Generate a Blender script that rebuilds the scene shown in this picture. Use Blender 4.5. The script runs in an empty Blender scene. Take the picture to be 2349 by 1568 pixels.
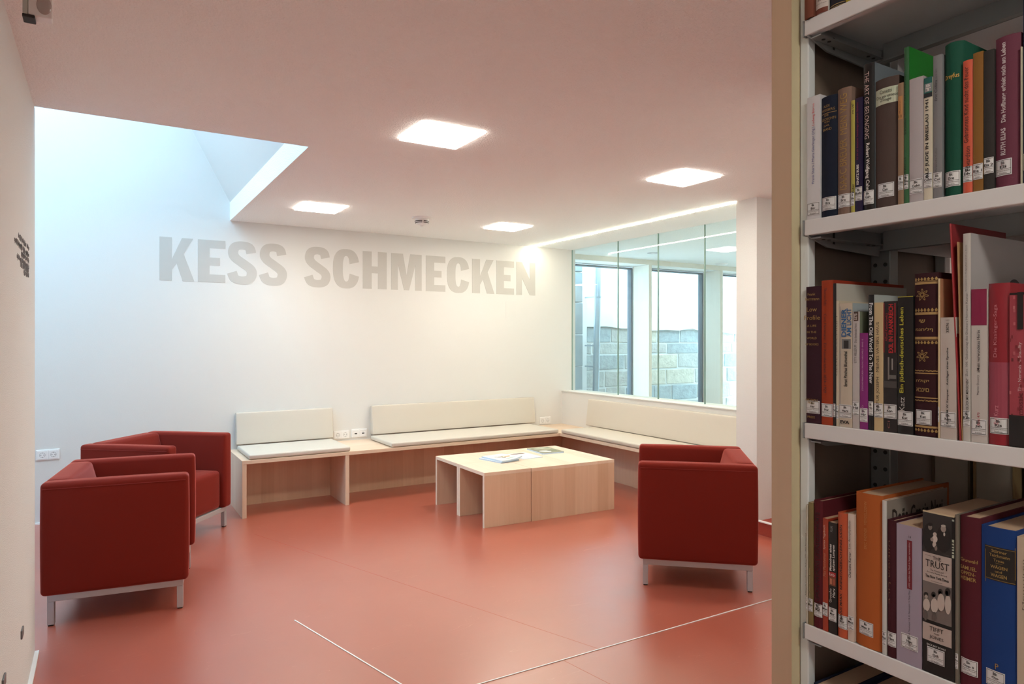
import bpy, bmesh, math, random
from mathutils import Vector, Matrix
random.seed(7)
# ---------------------------------------------------------------- camera frame (calibrated on 2349x1568)
F=1545.0; CX=1174.5; CY=780.0; HC=1.42
TH=math.atan(939.5/F); SN=math.sin(TH); CS=math.cos(TH)
def ray(x,y):
    s=(x-CX)/F; t=(CY-y)/F
    return (SN+CS*s, CS-SN*s, t)
def onX(x,y,W):
    r=ray(x,y); k=W/r[0]; return (W, r[1]*k, HC+r[2]*k)
sc=bpy.context.scene; COL=sc.collection
cam_d=bpy.data.cameras.new('camera'); cam=bpy.data.objects.new('camera',cam_d); COL.objects.link(cam)
cam.location=(0,0,HC); cam.rotation_euler=(math.pi/2,0,-TH)
cam_d.sensor_width=36; cam_d.lens=36*F/2349; cam_d.shift_y=-4/2349; cam_d.clip_start=0.05
sc.camera=cam
# world: overcast, slightly blue daylight
SKY_STRENGTH=8.0
w=bpy.data.worlds.new('sky'); sc.world=w; w.use_nodes=True
bg=w.node_tree.nodes['Background']; bg.inputs[0].default_value=(0.62,0.84,1.0,1); bg.inputs[1].default_value=SKY_STRENGTH
# exposure
sc.view_settings.view_transform='Standard'; sc.view_settings.look='None'
sc.view_settings.exposure=0.42; sc.view_settings.gamma=1.0; sc.view_settings.use_curve_mapping=False
sc.cycles.max_bounces=12; sc.cycles.diffuse_bounces=8; sc.cycles.transparent_max_bounces=16
sc.cycles.use_denoising=True
PANEL_E=50.0; STRIP_E=46.0
# ---------------------------------------------------------------- materials
def srgb(r,g,b):
    return tuple(((c/255)/12.92 if c/255<=0.04045 else ((c/255+0.055)/1.055)**2.4) for c in (r,g,b))
MC={}
def mat(name,col,rough=0.6,metal=0.0,bump=0,bscale=200,var=0,vscale=5,sheen=0,spec=0.5,emit=None,estr=0,bdist=0.002):
    if name in MC: return MC[name]
    m=bpy.data.materials.new(name); m.use_nodes=True; nt=m.node_tree; N=nt.nodes; L=nt.links
    b=N['Principled BSDF']; b.inputs['Base Color'].default_value=(*col,1); b.inputs['Roughness'].default_value=rough
    b.inputs['Metallic'].default_value=metal; b.inputs['Specular IOR Level'].default_value=spec
    if sheen: b.inputs['Sheen Weight'].default_value=sheen; b.inputs['Sheen Roughness'].default_value=0.3; b.inputs['Sheen Tint'].default_value=(*[min(1,c*6+0.2) for c in col],1)
    if emit: b.inputs['Emission Color'].default_value=(*emit,1); b.inputs['Emission Strength'].default_value=estr
    if bump or var:
        tc=N.new('ShaderNodeTexCoord')
    if bump:
        n=N.new('ShaderNodeTexNoise'); n.inputs['Scale'].default_value=bscale; n.inputs['Detail'].default_value=3
        L.new(tc.outputs['Object'],n.inputs['Vector'])
        bp=N.new('ShaderNodeBump'); bp.inputs['Strength'].default_value=bump; bp.inputs['Distance'].default_value=bdist
        L.new(n.outputs['Fac'],bp.inputs['Height']); L.new(bp.outputs['Normal'],b.inputs['Normal'])
    if var:
        n2=N.new('ShaderNodeTexNoise'); n2.inputs['Scale'].default_value=vscale; n2.inputs['Detail'].default_value=6
        L.new(tc.outputs['Object'],n2.inputs['Vector'])
        mx=N.new('ShaderNodeMix'); mx.data_type='RGBA'
        mx.inputs['A'].default_value=(*[c*(1-var) for c in col],1); mx.inputs['B'].default_value=(*[min(1,c*(1+var)) for c in col],1)
        L.new(n2.outputs['Fac'],mx.inputs['Factor']); L.new(mx.outputs['Result'],b.inputs['Base Color'])
    MC[name]=m; return m
def wood(name,c1,c2,axis,grain,width=0.11,rough=0.45):
    """staves of 'width' metres counted along 'axis', grain running along 'grain'"""
    m=bpy.data.materials.new(name); m.use_nodes=True; nt=m.node_tree; N=nt.nodes; L=nt.links; b=N['Principled BSDF']
    tc=N.new('ShaderNodeTexCoord'); sp=N.new('ShaderNodeSeparateXYZ'); L.new(tc.outputs['Object'],sp.inputs[0])
    dv=N.new('ShaderNodeMath'); dv.operation='DIVIDE'; dv.inputs[1].default_value=width; L.new(sp.outputs[axis],dv.inputs[0])
    fl=N.new('ShaderNodeMath'); fl.operation='FLOOR'; L.new(dv.outputs[0],fl.inputs[0])
    wn=N.new('ShaderNodeTexWhiteNoise'); wn.noise_dimensions='1D'; L.new(fl.outputs[0],wn.inputs['W'])
    mp=N.new('ShaderNodeMapping'); s=[38,38,38]; s['XYZ'.index(grain)]=2.2; mp.inputs['Scale'].default_value=s
    L.new(tc.outputs['Object'],mp.inputs['Vector'])
    cm=N.new('ShaderNodeCombineXYZ'); ml=N.new('ShaderNodeMath'); ml.operation='MULTIPLY'; ml.inputs[1].default_value=17; L.new(wn.outputs['Value'],ml.inputs[0])
    L.new(ml.outputs[0],cm.inputs['XYZ'.index(grain)])
    ad=N.new('ShaderNodeVectorMath'); L.new(mp.outputs[0],ad.inputs[0]); L.new(cm.outputs[0],ad.inputs[1])
    no=N.new('ShaderNodeTexNoise'); no.inputs['Scale'].default_value=1; no.inputs['Detail'].default_value=6; no.inputs['Distortion'].default_value=0.6
    L.new(ad.outputs[0],no.inputs['Vector'])
    a=N.new('ShaderNodeMath'); a.operation='MULTIPLY'; a.inputs[1].default_value=0.6; L.new(wn.outputs['Value'],a.inputs[0])
    a2=N.new('ShaderNodeMath'); a2.operation='MULTIPLY_ADD'; a2.inputs[1].default_value=0.62; L.new(no.outputs['Fac'],a2.inputs[0]); L.new(a.outputs[0],a2.inputs[2])
    mx=N.new('ShaderNodeMix'); mx.data_type='RGBA'; mx.inputs['A'].default_value=(*c1,1); mx.inputs['B'].default_value=(*c2,1)
    L.new(a2.outputs[0],mx.inputs['Factor']); L.new(mx.outputs['Result'],b.inputs['Base Color'])
    b.inputs['Roughness'].default_value=rough
    return m
def glassmat(name,tint,refl=1.0):
    m=bpy.data.materials.new(name); m.use_nodes=True; nt=m.node_tree; N=nt.nodes; L=nt.links
    N.remove(N['Principled BSDF']); out=N['Material Output']
    t=N.new('ShaderNodeBsdfTransparent'); t.inputs[0].default_value=(*tint,1)
    g=N.new('ShaderNodeBsdfGlossy'); g.inputs['Roughness'].default_value=0.0
    fr=N.new('ShaderNodeFresnel'); fr.inputs['IOR'].default_value=1.5
    ge=N.new('ShaderNodeNewGeometry'); iv=N.new('ShaderNodeMath'); iv.operation='SUBTRACT'; iv.inputs[0].default_value=1; L.new(ge.outputs['Backfacing'],iv.inputs[1])
    m1=N.new('ShaderNodeMath'); m1.operation='MULTIPLY'; L.new(fr.outputs[0],m1.inputs[0]); L.new(iv.outputs[0],m1.inputs[1])
    m2=N.new('ShaderNodeMath'); m2.operation='MULTIPLY'; m2.inputs[1].default_value=1.8*refl; m2.use_clamp=True; L.new(m1.outputs[0],m2.inputs[0])   # both surfaces of the sheet
    mx=N.new('ShaderNodeMixShader'); L.new(m2.outputs[0],mx.inputs[0]); L.new(t.outputs[0],mx.inputs[1]); L.new(g.outputs[0],mx.inputs[2])
    L.new(mx.outputs[0],out.inputs[0]); return m

M_wall=mat('smooth_white_plaster',(0.71,0.705,0.69),0.85,bump=0.25,bscale=260,spec=0.2)
M_rough=mat('rough_white_plaster',(0.85,0.86,0.85),0.9,bump=1.0,bscale=330,spec=0.15,bdist=0.004)
M_ceil=mat('ceiling_plaster',(0.91,0.93,0.93),0.9,bump=1.0,bscale=120,spec=0.15,bdist=0.006)
M_letter=mat('smooth_grey_letter_paint',(0.52,0.505,0.48),0.6,var=0.03,vscale=8)
M_white=mat('white_plastic',(0.82,0.82,0.82),0.35)
M_trim=mat('white_sealant',(0.85,0.86,0.86),0.5)
M_dark=mat('dark_slot',(0.02,0.02,0.022),0.5)
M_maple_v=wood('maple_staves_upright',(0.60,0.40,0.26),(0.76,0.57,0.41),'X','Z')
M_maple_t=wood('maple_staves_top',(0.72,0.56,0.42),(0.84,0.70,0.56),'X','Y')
M_maple_l=wood('maple_staves_long',(0.68,0.50,0.36),(0.80,0.64,0.50),'Y','X',0.16)
M_maple_s=wood('maple_staves_side',(0.68,0.50,0.36),(0.80,0.64,0.50),'Y','Z')
M_maple_r=wood('maple_staves_right',(0.66,0.5,0.38),(0.78,0.63,0.5),'Y','Z',0.2)
M_edge=mat('pale_maple_edge',(0.80,0.68,0.56),0.5,var=0.06,vscale=30)
M_shelfwood=wood('birch_upright',(0.40,0.28,0.19),(0.52,0.39,0.28),'X','Z',0.3)
M_cush=mat('ivory_leatherette',(0.62,0.57,0.50),0.5,bump=0.12,bscale=500,spec=0.35)
M_red=mat('red_wool_fabric',(0.19,0.020,0.013),0.92,bump=0.25,bscale=900,sheen=1.0,spec=0.1)
M_seam=mat('red_piping',(0.24,0.022,0.014),0.9)
M_silver=mat('silver_painted_steel',(0.50,0.50,0.52),0.42,metal=0.35)
M_black=mat('black_rubber',(0.015,0.015,0.015),0.6)
M_shelf=mat('white_enamelled_steel',(0.68,0.69,0.72),0.35,bump=0.03,bscale=300)
M_post=mat('pale_blue_grey_enamel',(0.70,0.76,0.80),0.4)
M_bracket=mat('grey_bracket_steel',(0.30,0.33,0.35),0.4,metal=0.3)
M_paper=mat('book_page_paper',(0.50,0.36,0.25),0.9,bump=0.3,bscale=900)
M_stick=mat('sticker_paper',(0.68,0.70,0.73),0.35)
M_ink=mat('black_ink',(0.012,0.012,0.014),0.6)
M_gold=mat('gold_foil',(0.55,0.36,0.13),0.35,metal=0.6)
M_glass=glassmat('partition_glass',(0.925,0.965,0.955))
M_pane=glassmat('window_glass',(0.94,0.97,0.97))
M_gedge=mat('glass_edge_green',(0.20,0.30,0.26),0.3)
M_lightwood=wood('limed_window_wood',(0.66,0.62,0.54),(0.76,0.73,0.66),'X','Z',0.5)
M_alu=mat('dark_window_profile',(0.10,0.13,0.16),0.4)
# floor
def floor_mat():
    m=bpy.data.materials.new('red_linoleum'); m.use_nodes=True; nt=m.node_tree; N=nt.nodes; L=nt.links; b=N['Principled BSDF']
    tc=N.new('ShaderNodeTexCoord')
    n=N.new('ShaderNodeTexNoise'); n.inputs['Scale'].default_value=3.0; n.inputs['Detail'].default_value=8; L.new(tc.outputs['Object'],n.inputs[0])
    mx=N.new('ShaderNodeMix'); mx.data_type='RGBA'; mx.inputs['A'].default_value=(0.40,0.090,0.052,1); mx.inputs['B'].default_value=(0.47,0.112,0.068,1)
    L.new(n.outputs['Fac'],mx.inputs['Factor'])
    # fine scratches
    last=mx.outputs['Result']
    for ang,sc_,th in ((0.5,1.3,0.9968),(2.1,1.7,0.9972),(1.2,0.9,0.9975)):
        mp=N.new('ShaderNodeMapping'); mp.inputs['Rotation'].default_value=(0,0,ang); mp.inputs['Scale'].default_value=(sc_*0.5,sc_*5,1); L.new(tc.outputs['Object'],mp.inputs[0])
        v=N.new('ShaderNodeTexNoise'); v.inputs['Scale'].default_value=1.6; v.inputs['Detail'].default_value=2; v.inputs['Distortion'].default_value=0.4; L.new(mp.outputs[0],v.inputs[0])
        s=N.new('ShaderNodeMath'); s.operation='SUBTRACT'; s.inputs[1].default_value=0.5; L.new(v.outputs['Fac'],s.inputs[0])
        a=N.new('ShaderNodeMath'); a.operation='ABSOLUTE'; L.new(s.outputs[0],a.inputs[0])
        c=N.new('ShaderNodeMath'); c.operation='LESS_THAN'; c.inputs[1].default_value=0.0012; L.new(a.outputs[0],c.inputs[0])
        k=N.new('ShaderNodeTexNoise'); k.inputs['Scale'].default_value=2.3+sc_; L.new(tc.outputs['Object'],k.inputs[0])
        g=N.new('ShaderNodeMath'); g.operation='GREATER_THAN'; g.inputs[1].default_value=0.58; L.new(k.outputs['Fac'],g.inputs[0])
        p=N.new('ShaderNodeMath'); p.operation='MULTIPLY'; L.new(c.outputs[0],p.inputs[0]); L.new(g.outputs[0],p.inputs[1])
        q=N.new('ShaderNodeMath'); q.operation='MULTIPLY'; q.inputs[1].default_value=0.22; L.new(p.outputs[0],q.inputs[0])
        m2=N.new('ShaderNodeMix'); m2.data_type='RGBA'; m2.inputs['B'].default_value=(0.75,0.33,0.24,1); L.new(q.outputs[0],m2.inputs['Factor']); L.new(last,m2.inputs['A']); last=m2.outputs['Result']
    L.new(last,b.inputs['Base Color'])
    n2=N.new('ShaderNodeTexNoise'); n2.inputs['Scale'].default_value=6; n2.inputs['Detail'].default_value=5; L.new(tc.outputs['Object'],n2.inputs[0])
    mr=N.new('ShaderNodeMapRange'); mr.inputs['To Min'].default_value=0.26; mr.inputs['To Max'].default_value=0.40; L.new(n2.outputs['Fac'],mr.inputs['Value']); L.new(mr.outputs[0],b.inputs['Roughness'])
    n3=N.new('ShaderNodeTexNoise'); n3.inputs['Scale'].default_value=9; n3.inputs['Detail'].default_value=2; L.new(tc.outputs['Object'],n3.inputs[0])
    bp=N.new('ShaderNodeBump'); bp.inputs['Strength'].default_value=0.12; bp.inputs['Distance'].default_value=0.004; L.new(n3.outputs['Fac'],bp.inputs['Height']); L.new(bp.outputs[0],b.inputs['Normal'])
    b.inputs['Specular IOR Level'].default_value=0.7; b.inputs['Coat Weight'].default_value=1.0; b.inputs['Coat IOR'].default_value=1.55; b.inputs['Coat Roughness'].default_value=0.33
    return m
M_floor=floor_mat()
M_riser=mat('red_step_front',(0.36,0.05,0.028),0.5)

# ---------------------------------------------------------------- mesh helpers
class MB:
    def __init__(s): s.v=[]; s.f=[]; s.smooth=False
    def quad(s,*p): n=len(s.v); s.v+= [tuple(q) for q in p]; s.f.append(tuple(range(n,n+len(p)))); return s
    def box(s,lo,hi):
        x0,y0,z0=lo; x1,y1,z1=hi; n=len(s.v)
        s.v+=[(x0,y0,z0),(x1,y0,z0),(x1,y1,z0),(x0,y1,z0),(x0,y0,z1),(x1,y0,z1),(x1,y1,z1),(x0,y1,z1)]
        s.f+=[tuple(n+i for i in q) for q in ((0,3,2,1),(4,5,6,7),(0,1,5,4),(1,2,6,5),(2,3,7,6),(3,0,4,7))]; return s
    def bbox(s,lo,hi,b=0.003,seg=2):
        bm=bmesh.new(); bmesh.ops.create_cube(bm,size=1)
        for v in bm.verts:
            v.co=Vector([lo[i] if v.co[i]<0 else hi[i] for i in range(3)])
        b=min(b,min(abs(hi[i]-lo[i]) for i in range(3))*0.45)
        bmesh.ops.bevel(bm,geom=bm.edges[:],offset=b,segments=seg,affect='EDGES',profile=0.5)
        s.add(bm); return s
    def add(s,bm,mtx=None):
        n=len(s.v); bm.verts.index_update()
        s.v+=[tuple((mtx@v.co) if mtx else v.co) for v in bm.verts]; s.f+=[tuple(n+v.index for v in f.verts) for f in bm.faces]; bm.free()
    def cyl(s,p,q,r,n=16,r2=None):
        p=Vector(p); q=Vector(q); d=(q-p).normalized(); a=d.orthogonal().normalized(); b=d.cross(a); r2=r if r2 is None else r2
        k=len(s.v)
        for i in range(n):
            t=2*math.pi*i/n; s.v.append(tuple(p+(a*math.cos(t)+b*math.sin(t))*r))
        for i in range(n):
            t=2*math.pi*i/n; s.v.append(tuple(q+(a*math.cos(t)+b*math.sin(t))*r2))
        for i in range(n): j=(i+1)%n; s.f.append((k+i,k+j,k+n+j,k+n+i))
        s.f.append(tuple(k+i for i in range(n))[::-1]); s.f.append(tuple(k+n+i for i in range(n))); return s
    def tube(s,pts,r,n=6):
        for a,b in zip(pts,pts[1:]): s.cyl(a,b,r,n)
        return s
    def lathe(s,prof,c,n=32):
        k=len(s.v); m=len(prof)
        for i in range(n):
            t=2*math.pi*i/n
            for r,z in prof: s.v.append((c[0]+r*math.cos(t),c[1]+r*math.sin(t),c[2]+z))
        for i in range(n):
            j=(i+1)%n
            for a in range(m-1): s.f.append((k+i*m+a,k+j*m+a,k+j*m+a+1,k+i*m+a+1))
        s.smooth=True; return s
    def prism(s,poly,y0,y1,ax='y'):
        """poly of (a,b) extruded: ax y -> (a,y,b); ax z -> (a,b,z); ax x -> (x,a,b)"""
        f={'y':lambda p,t:(p[0],t,p[1]),'z':lambda p,t:(p[0],p[1],t),'x':lambda p,t:(t,p[0],p[1])}[ax]
        k=len(s.v); n=len(poly)
        s.v+=[f(p,y0) for p in poly]+[f(p,y1) for p in poly]
        for i in range(n): j=(i+1)%n; s.f.append((k+i,k+j,k+n+j,k+n+i))
        s.f.append(tuple(k+i for i in range(n))[::-1]); s.f.append(tuple(k+n+i for i in range(n))); return s
    def rbox(s,lo,hi,r,bulge=(0,0,0),n=5,shear=None):
        """soft upholstered block: rounded edges of radius r, faces swollen by bulge"""
        c=[(lo[i]+hi[i])/2 for i in range(3)]; h=[(hi[i]-lo[i])/2 for i in range(3)]; r=min(r,min(h)*0.98)
        def ticks(H):
            e=[r*(1-math.cos(math.pi/2*k/4)) for k in range(5)]
            mid=[-H+r+(2*(H-r))*k/n for k in range(1,n)]
            return [-H+x for x in e]+mid+[H-x for x in e[::-1]]
        bm=bmesh.new(); cache={}
        def vert(p):
            key=tuple(round(x,6) for x in p)
            if key in cache: return cache[key]
            q=[max(-(h[i]-r),min(h[i]-r,p[i])) for i in range(3)]; d=Vector([p[i]-q[i] for i in range(3)])
            if d.length>1e-9: d=d.normalized()*r
            o=[q[i]+d[i] for i in range(3)]
            for i in range(3):
                j,k=(i+1)%3,(i+2)%3
                u=min(1,abs(p[j])/h[j]); w=min(1,abs(p[k])/h[k])
                o[i]+= (p[i]/h[i])*bulge[i]*(1-u**2)*(1-w**2)
            o=[c[i]+o[i] for i in range(3)]
            if shear: o=shear(o)
            cache[key]=bm.verts.new(o); return cache[key]
        for i in range(3):
            j,k=(i+1)%3,(i+2)%3; tj=ticks(h[j]); tk=ticks(h[k])
            for sg in (-1,1):
                for a in range(len(tj)-1):
                    for b in range(len(tk)-1):
                        P=[]
                        for (x,y) in ((a,b),(a+1,b),(a+1,b+1),(a,b+1)):
                            p=[0,0,0]; p[i]=sg*h[i]; p[j]=tj[x]; p[k]=tk[y]; P.append(vert(p))
                        if sg<0: P=P[::-1]
                        if len(set(P))>=3:
                            try: bm.faces.new(P)
                            except ValueError: pass
        bmesh.ops.remove_doubles(bm,verts=bm.verts[:],dist=1e-5)
        s.add(bm); s.smooth=True; return s
ORG={}
def obj(name,mb,m,parent=None,smooth=None,mtx=None):
    me=bpy.data.meshes.new(name)
    org=ORG.get(parent.name,Vector((0,0,0))) if parent else Vector((0,0,0))
    v=[(a-org.x,b-org.y,c-org.z) for a,b,c in mb.v]
    if mtx: v=[tuple(mtx@Vector(p)) for p in v]
    me.from_pydata(v,[],mb.f); me.materials.append(m)
    if mb.smooth if smooth is None else smooth:
        me.polygons.foreach_set('use_smooth',[True]*len(me.polygons))
        try: me.set_sharp_from_angle(angle=math.radians(50))
        except Exception: pass
    o=bpy.data.objects.new(name,me); COL.objects.link(o)
    if parent: o.parent=parent; ORG[o.name]=org
    return o
def tag(o,label=None,cat=None,group=None,kind=None):
    if label: o['label']=label
    if cat: o['category']=cat
    if group: o['group']=group
    if kind: o['kind']=kind
    return o
def thing(name,label,cat,loc,group=None,kind=None,rz=0):
    o=bpy.data.objects.new(name,None); COL.objects.link(o); o.empty_display_size=0.05
    o.location=loc; o.rotation_euler=(0,0,rz); ORG[o.name]=Vector(loc) if rz==0 else Vector((0,0,0))
    return tag(o,label,cat,group,kind)
def struct(name,mb,m,label=None,parent=None):
    o=obj(name,mb,m,parent)
    if not parent: o['kind']='structure'
    if label: o['label']=label
    return o
def copy_tree(o,parent=None):
    c=o.copy(); COL.objects.link(c)
    if parent: c.parent=parent
    for ch in o.children: copy_tree(ch,c)
    return c

# ---------------------------------------------------------------- text (built-in font turned into flat meshes)
TC={}
def text2d(body,bold=0.0):
    key=(body,bold)
    if key in TC: return TC[key]
    cu=bpy.data.curves.new('t','FONT'); cu.body=body; cu.size=1; cu.offset=bold; cu.resolution_u=2; cu.fill_mode='FRONT'
    ob=bpy.data.objects.new('t',cu); COL.objects.link(ob)
    dg=bpy.context.evaluated_depsgraph_get(); dg.update()
    me=bpy.data.meshes.new_from_object(ob.evaluated_get(dg))
    v=[(p.co.x,p.co.y) for p in me.vertices]; f=[tuple(p.vertices) for p in me.polygons]
    bpy.data.objects.remove(ob); bpy.data.curves.remove(cu); bpy.data.meshes.remove(me)
    if not v: v=[(0,0),(1,0),(1,1)]; f=[(0,1,2)]
    xs=[a for a,_ in v]; ys=[b for _,b in v]; x0,x1=min(xs),max(xs); y0,y1=min(ys),max(ys)
    v=[((a-x0)/(x1-x0),(b-y0)/(y1-y0)) for a,b in v]
    TC[key]=(v,f); return TC[key]
def put(mb,body,bold,fn):
    v,f=text2d(body,bold); n=len(mb.v); mb.v+=[fn(a,b) for a,b in v]; mb.f+=[tuple(n+i for i in q) for q in f]

# ================================================================ SETTING
H=2.47; D=6.34; XG=4.67
# floor, with its two pale joint strips and the raised platform beside the column
struct('floor',MB().box((-2.2,-3.0,-0.15),(9.6,7.1,0)),M_floor,'red linoleum floor with a soft sheen')
def strip(name,a,b,wd,ht,m,label):
    a=Vector((*a,0)); b=Vector((*b,0)); d=(b-a).normalized(); n=Vector((-d.y,d.x,0))*wd/2
    mb=MB(); P=[a+n,a-n,b-n,b+n]; mb.prism([(p.x,p.y) for p in P],0.0,ht,'z'); return struct(name,mb,m,label)
strip('trim_1',(0.833,3.493),(1.094,2.452),0.006,0.0025,M_trim,'thin white joint strip running diagonally across the red floor')
strip('trim_2',(1.094,2.452),(4.10,2.398),0.006,0.0025,M_trim,'long thin white joint strip crossing the red floor')
M_joint=mat('faint_floor_joint',(0.50,0.12,0.075),0.35)
strip('trim_3',(0.95,5.2),(1.95,2.45),0.003,0.0003,M_joint,'faint welded seam in the red floor')
strip('trim_4',(1.75,2.43),(1.95,1.2),0.003,0.0003,M_joint,'faint welded seam in the red floor below the white strip')
struct('floor_platform',MB().box((4.105,1.7,0),(9.4,3.285,0.095)),M_riser,'raised red floor step beside the white column')
struct('trim_5',MB().box((4.095,1.7,0.095),(4.125,3.285,0.102)),M_trim,'white nosing along the raised red step')
struct('floor_far_room',MB().box((4.805,3.48,0),(9.4,6.59,0.006)),mat('pale_screed',(0.72,0.71,0.66),0.6),'pale floor of the room behind the glass')
# ceiling with the skylight opening (x -1.9..0.96, y 3.70..D)
SX0,SX1,SY0=-1.9,0.957,3.70
mb=MB()
for lo,hi in (((-2.2,-3.0,H),(9.6,SY0,H+0.16)),((SX1,SY0,H),(9.6,6.6,H+0.16)),((-2.2,SY0,H),(SX0,6.6,H+0.16)),((XG,6.646,H-0.06),(9.6,7.1,H+0.16)),((XG,6.6,H+0.001),(9.6,6.646,H+0.16))):
    mb.box(lo,hi)
# leave a slot for the light line
ceil=struct('ceiling',mb,M_ceil,'pale textured ceiling tinted pink by the red floor')
# skylight shaft above the slab
mb=MB(); zt=4.1
mb.box((-2.2,D,H),(2.0,D+0.26,zt))                       # back
mb.box((-2.2,SY0-0.12,H+0.16),(2.0,SY0,zt))              # near
mb.box((SX0-0.12,SY0,H+0.16),(SX0,D,zt))                 # left
mb.prism([(SX1,H+0.16),(SX1+0.15,H+0.16),(0.35,zt),(0.20,zt)],SY0,D,'y')   # sloping right side
struct('skylight_shaft',mb,M_wall,'white plastered skylight shaft open above the seating')
sk=struct('window_1',MB().box((-1.95,SY0-0.05,zt),(0.3,D+0.1,zt+0.012)),glassmat('dimming_skylight_glass',(0.78,0.85,0.88)),'glazing over the skylight shaft')  # unseen pane, its tint set to dim and cool the daylight
# walls
struct('wall_back',MB().box((-2.2,D,0),(4.72,D+0.26,H)),M_wall,'smooth white back wall with grey lettering')
LWX=-0.262; LWY=3.735
struct('wall_left',MB().box((-0.55,-3.0,0),(LWX,LWY,H)),M_rough,'rough plastered wall end at the left edge')
struct('wall_left_far',MB().box((-2.2,LWY-0.3,0),(-1.9,D,H)).box((-1.9,LWY-0.3,0),(-0.55,LWY,H)),M_wall)
struct('wall_near',MB().box((-2.2,-3.2,0),(9.6,-3.0,H)),M_wall)
struct('wall_aisle',MB().box((2.4,-3.0,0),(2.6,1.5,H)).box((2.4,1.5,0),(9.6,1.7,H)),M_wall)
struct('wall_right_far',MB().box((9.4,1.7,-0.0),(9.6,7.1,H)),M_wall)
# column / return wall right of the bench
mb=MB(); mb.box((4.10,3.288,0),(9.4,3.475,H)); struct('wall_column',mb,M_rough,'rough white return wall beside the window niche')
struct('wall_niche',MB().box((4.535,3.475,0),(4.80,D,0.835)),M_wall,'low white wall below the glass partition')
struct('trim_6',MB().box((4.525,3.475,0.832),(4.80,D,0.840)),M_wall,'white sill under the glass partition')
# window wall beyond the glass : header, fins, profiles, panes
YW=6.60; YP=6.95
struct('trim_7',MB().box((4.72,YW,H-0.062),(9.4,YW+0.045,H)),M_lightwood,'wooden header above the far windows')
fx=[4.76,6.11,7.46,8.81]
for i,x in enumerate(fx):
    t=thing('window_fin','pale limed wooden post between the %s tall windows beyond the glass'%(['corner and first','first and second','second and third','third and last'][i]),'post',(x+0.025,YW,0))
    del t['category']; t['kind']='structure'
    obj('front_board',MB().box((x,YW,0.0),(x+0.05,YW+0.18,H-0.062)),M_lightwood,t)
    obj('side_board',MB().box((x+0.004,YW+0.181,0.0),(x+0.046,YP-0.03,H-0.062)),M_lightwood,t)
for i,(a,b) in enumerate(((4.81,6.11),(6.16,7.46),(7.51,8.81))):
    t=thing('window_%d'%(i+2),'%s tall dark-framed window onto the stone wall outside'%(['left','middle','right'][i]),'window',((a+b)/2,YP,0)); del t['category']; t['kind']='structure'
    z1=2.395
    for nm,lo,hi in (('frame_side',(b-0.022,YP-0.03,0.1),(b,YP+0.05,z1)),('frame_side',(a,YP-0.03,0.1),(a+0.022,YP+0.05,z1)),('frame_top',(a+0.022,YP-0.03,z1-0.02),(b-0.022,YP+0.05,z1)),('frame_bottom',(a+0.022,YP-0.03,0.1),(b-0.022,YP+0.05,0.15))):
        obj(nm,MB().bbox(lo,hi,0.003),M_alu,t)
    obj('pane',MB().box((a+0.022,YP+0.008,0.15),(b-0.022,YP+0.02,z1-0.02)),M_pane,t)
struct('wall_window',MB().box((4.72,YP-0.03,0),(9.4,YP+0.1,0.1)),M_wall)
# glass partition: panes with thin dark joints
gp=thing('window_5','frameless glass partition above the right bench','window',(XG,4.9,0.84)); del gp['category']; gp['kind']='structure'
ys=[3.475,4.317,4.918,5.522,6.34]
for a,b in zip(ys,ys[1:]):
    obj('pane',MB().box((XG,a+0.003,0.84),(XG+0.012,b-0.003,H)),M_glass,gp)
for y in ys[1:-1]:
    obj('joint',MB().box((XG-0.001,y-0.0028,0.84),(XG+0.014,y+0.0028,H)),M_gedge,gp)
obj('end_profile',MB().box((XG-0.001,6.336,0.84),(XG+0.013,6.34,H)),M_gedge,gp)
# fixtures on the other room's ceiling
t=thing('recessed_downlight','small silver ringed downlight behind the glass, nearer one','ceiling fixture',(5.67,6.05,H))
obj('ring',MB().lathe([(0.028,0.0),(0.045,-0.002),(0.07,-0.004),(0.075,0.0)],(5.67,6.05,H)),M_silver,t)
obj('lens',MB().lathe([(0.0,-0.001),(0.028,-0.001)],(5.67,6.05,H)),M_white,t)
t=thing('smoke_detector','flat round white detector on the ceiling behind the glass','smoke detector',(7.25,6.40,H))
obj('base',MB().lathe([(0.0,-0.02),(0.07,-0.02),(0.085,-0.012),(0.09,0.0)],(7.25,6.40,H)),M_white,t)

# ---------------------------------------------------------------- outside: neighbour's wall
YO=8.2
nb=thing('neighbour_wall','neighbouring wall of bluish sandstone blocks under white render, seen outside','wall',(8,YO,0))
M_render=mat('white_render',(0.72,0.71,0.69),0.9,var=0.05,vscale=1.5,bump=0.3,bscale=20)
M_mortar=mat('pale_mortar',(0.66,0.68,0.67),0.95,bump=0.4,bscale=60)
obj('mortar_bed',MB().box((4.6,YO,-0.2),(12.5,YO+0.3,1.66)),M_mortar,nb)
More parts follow.
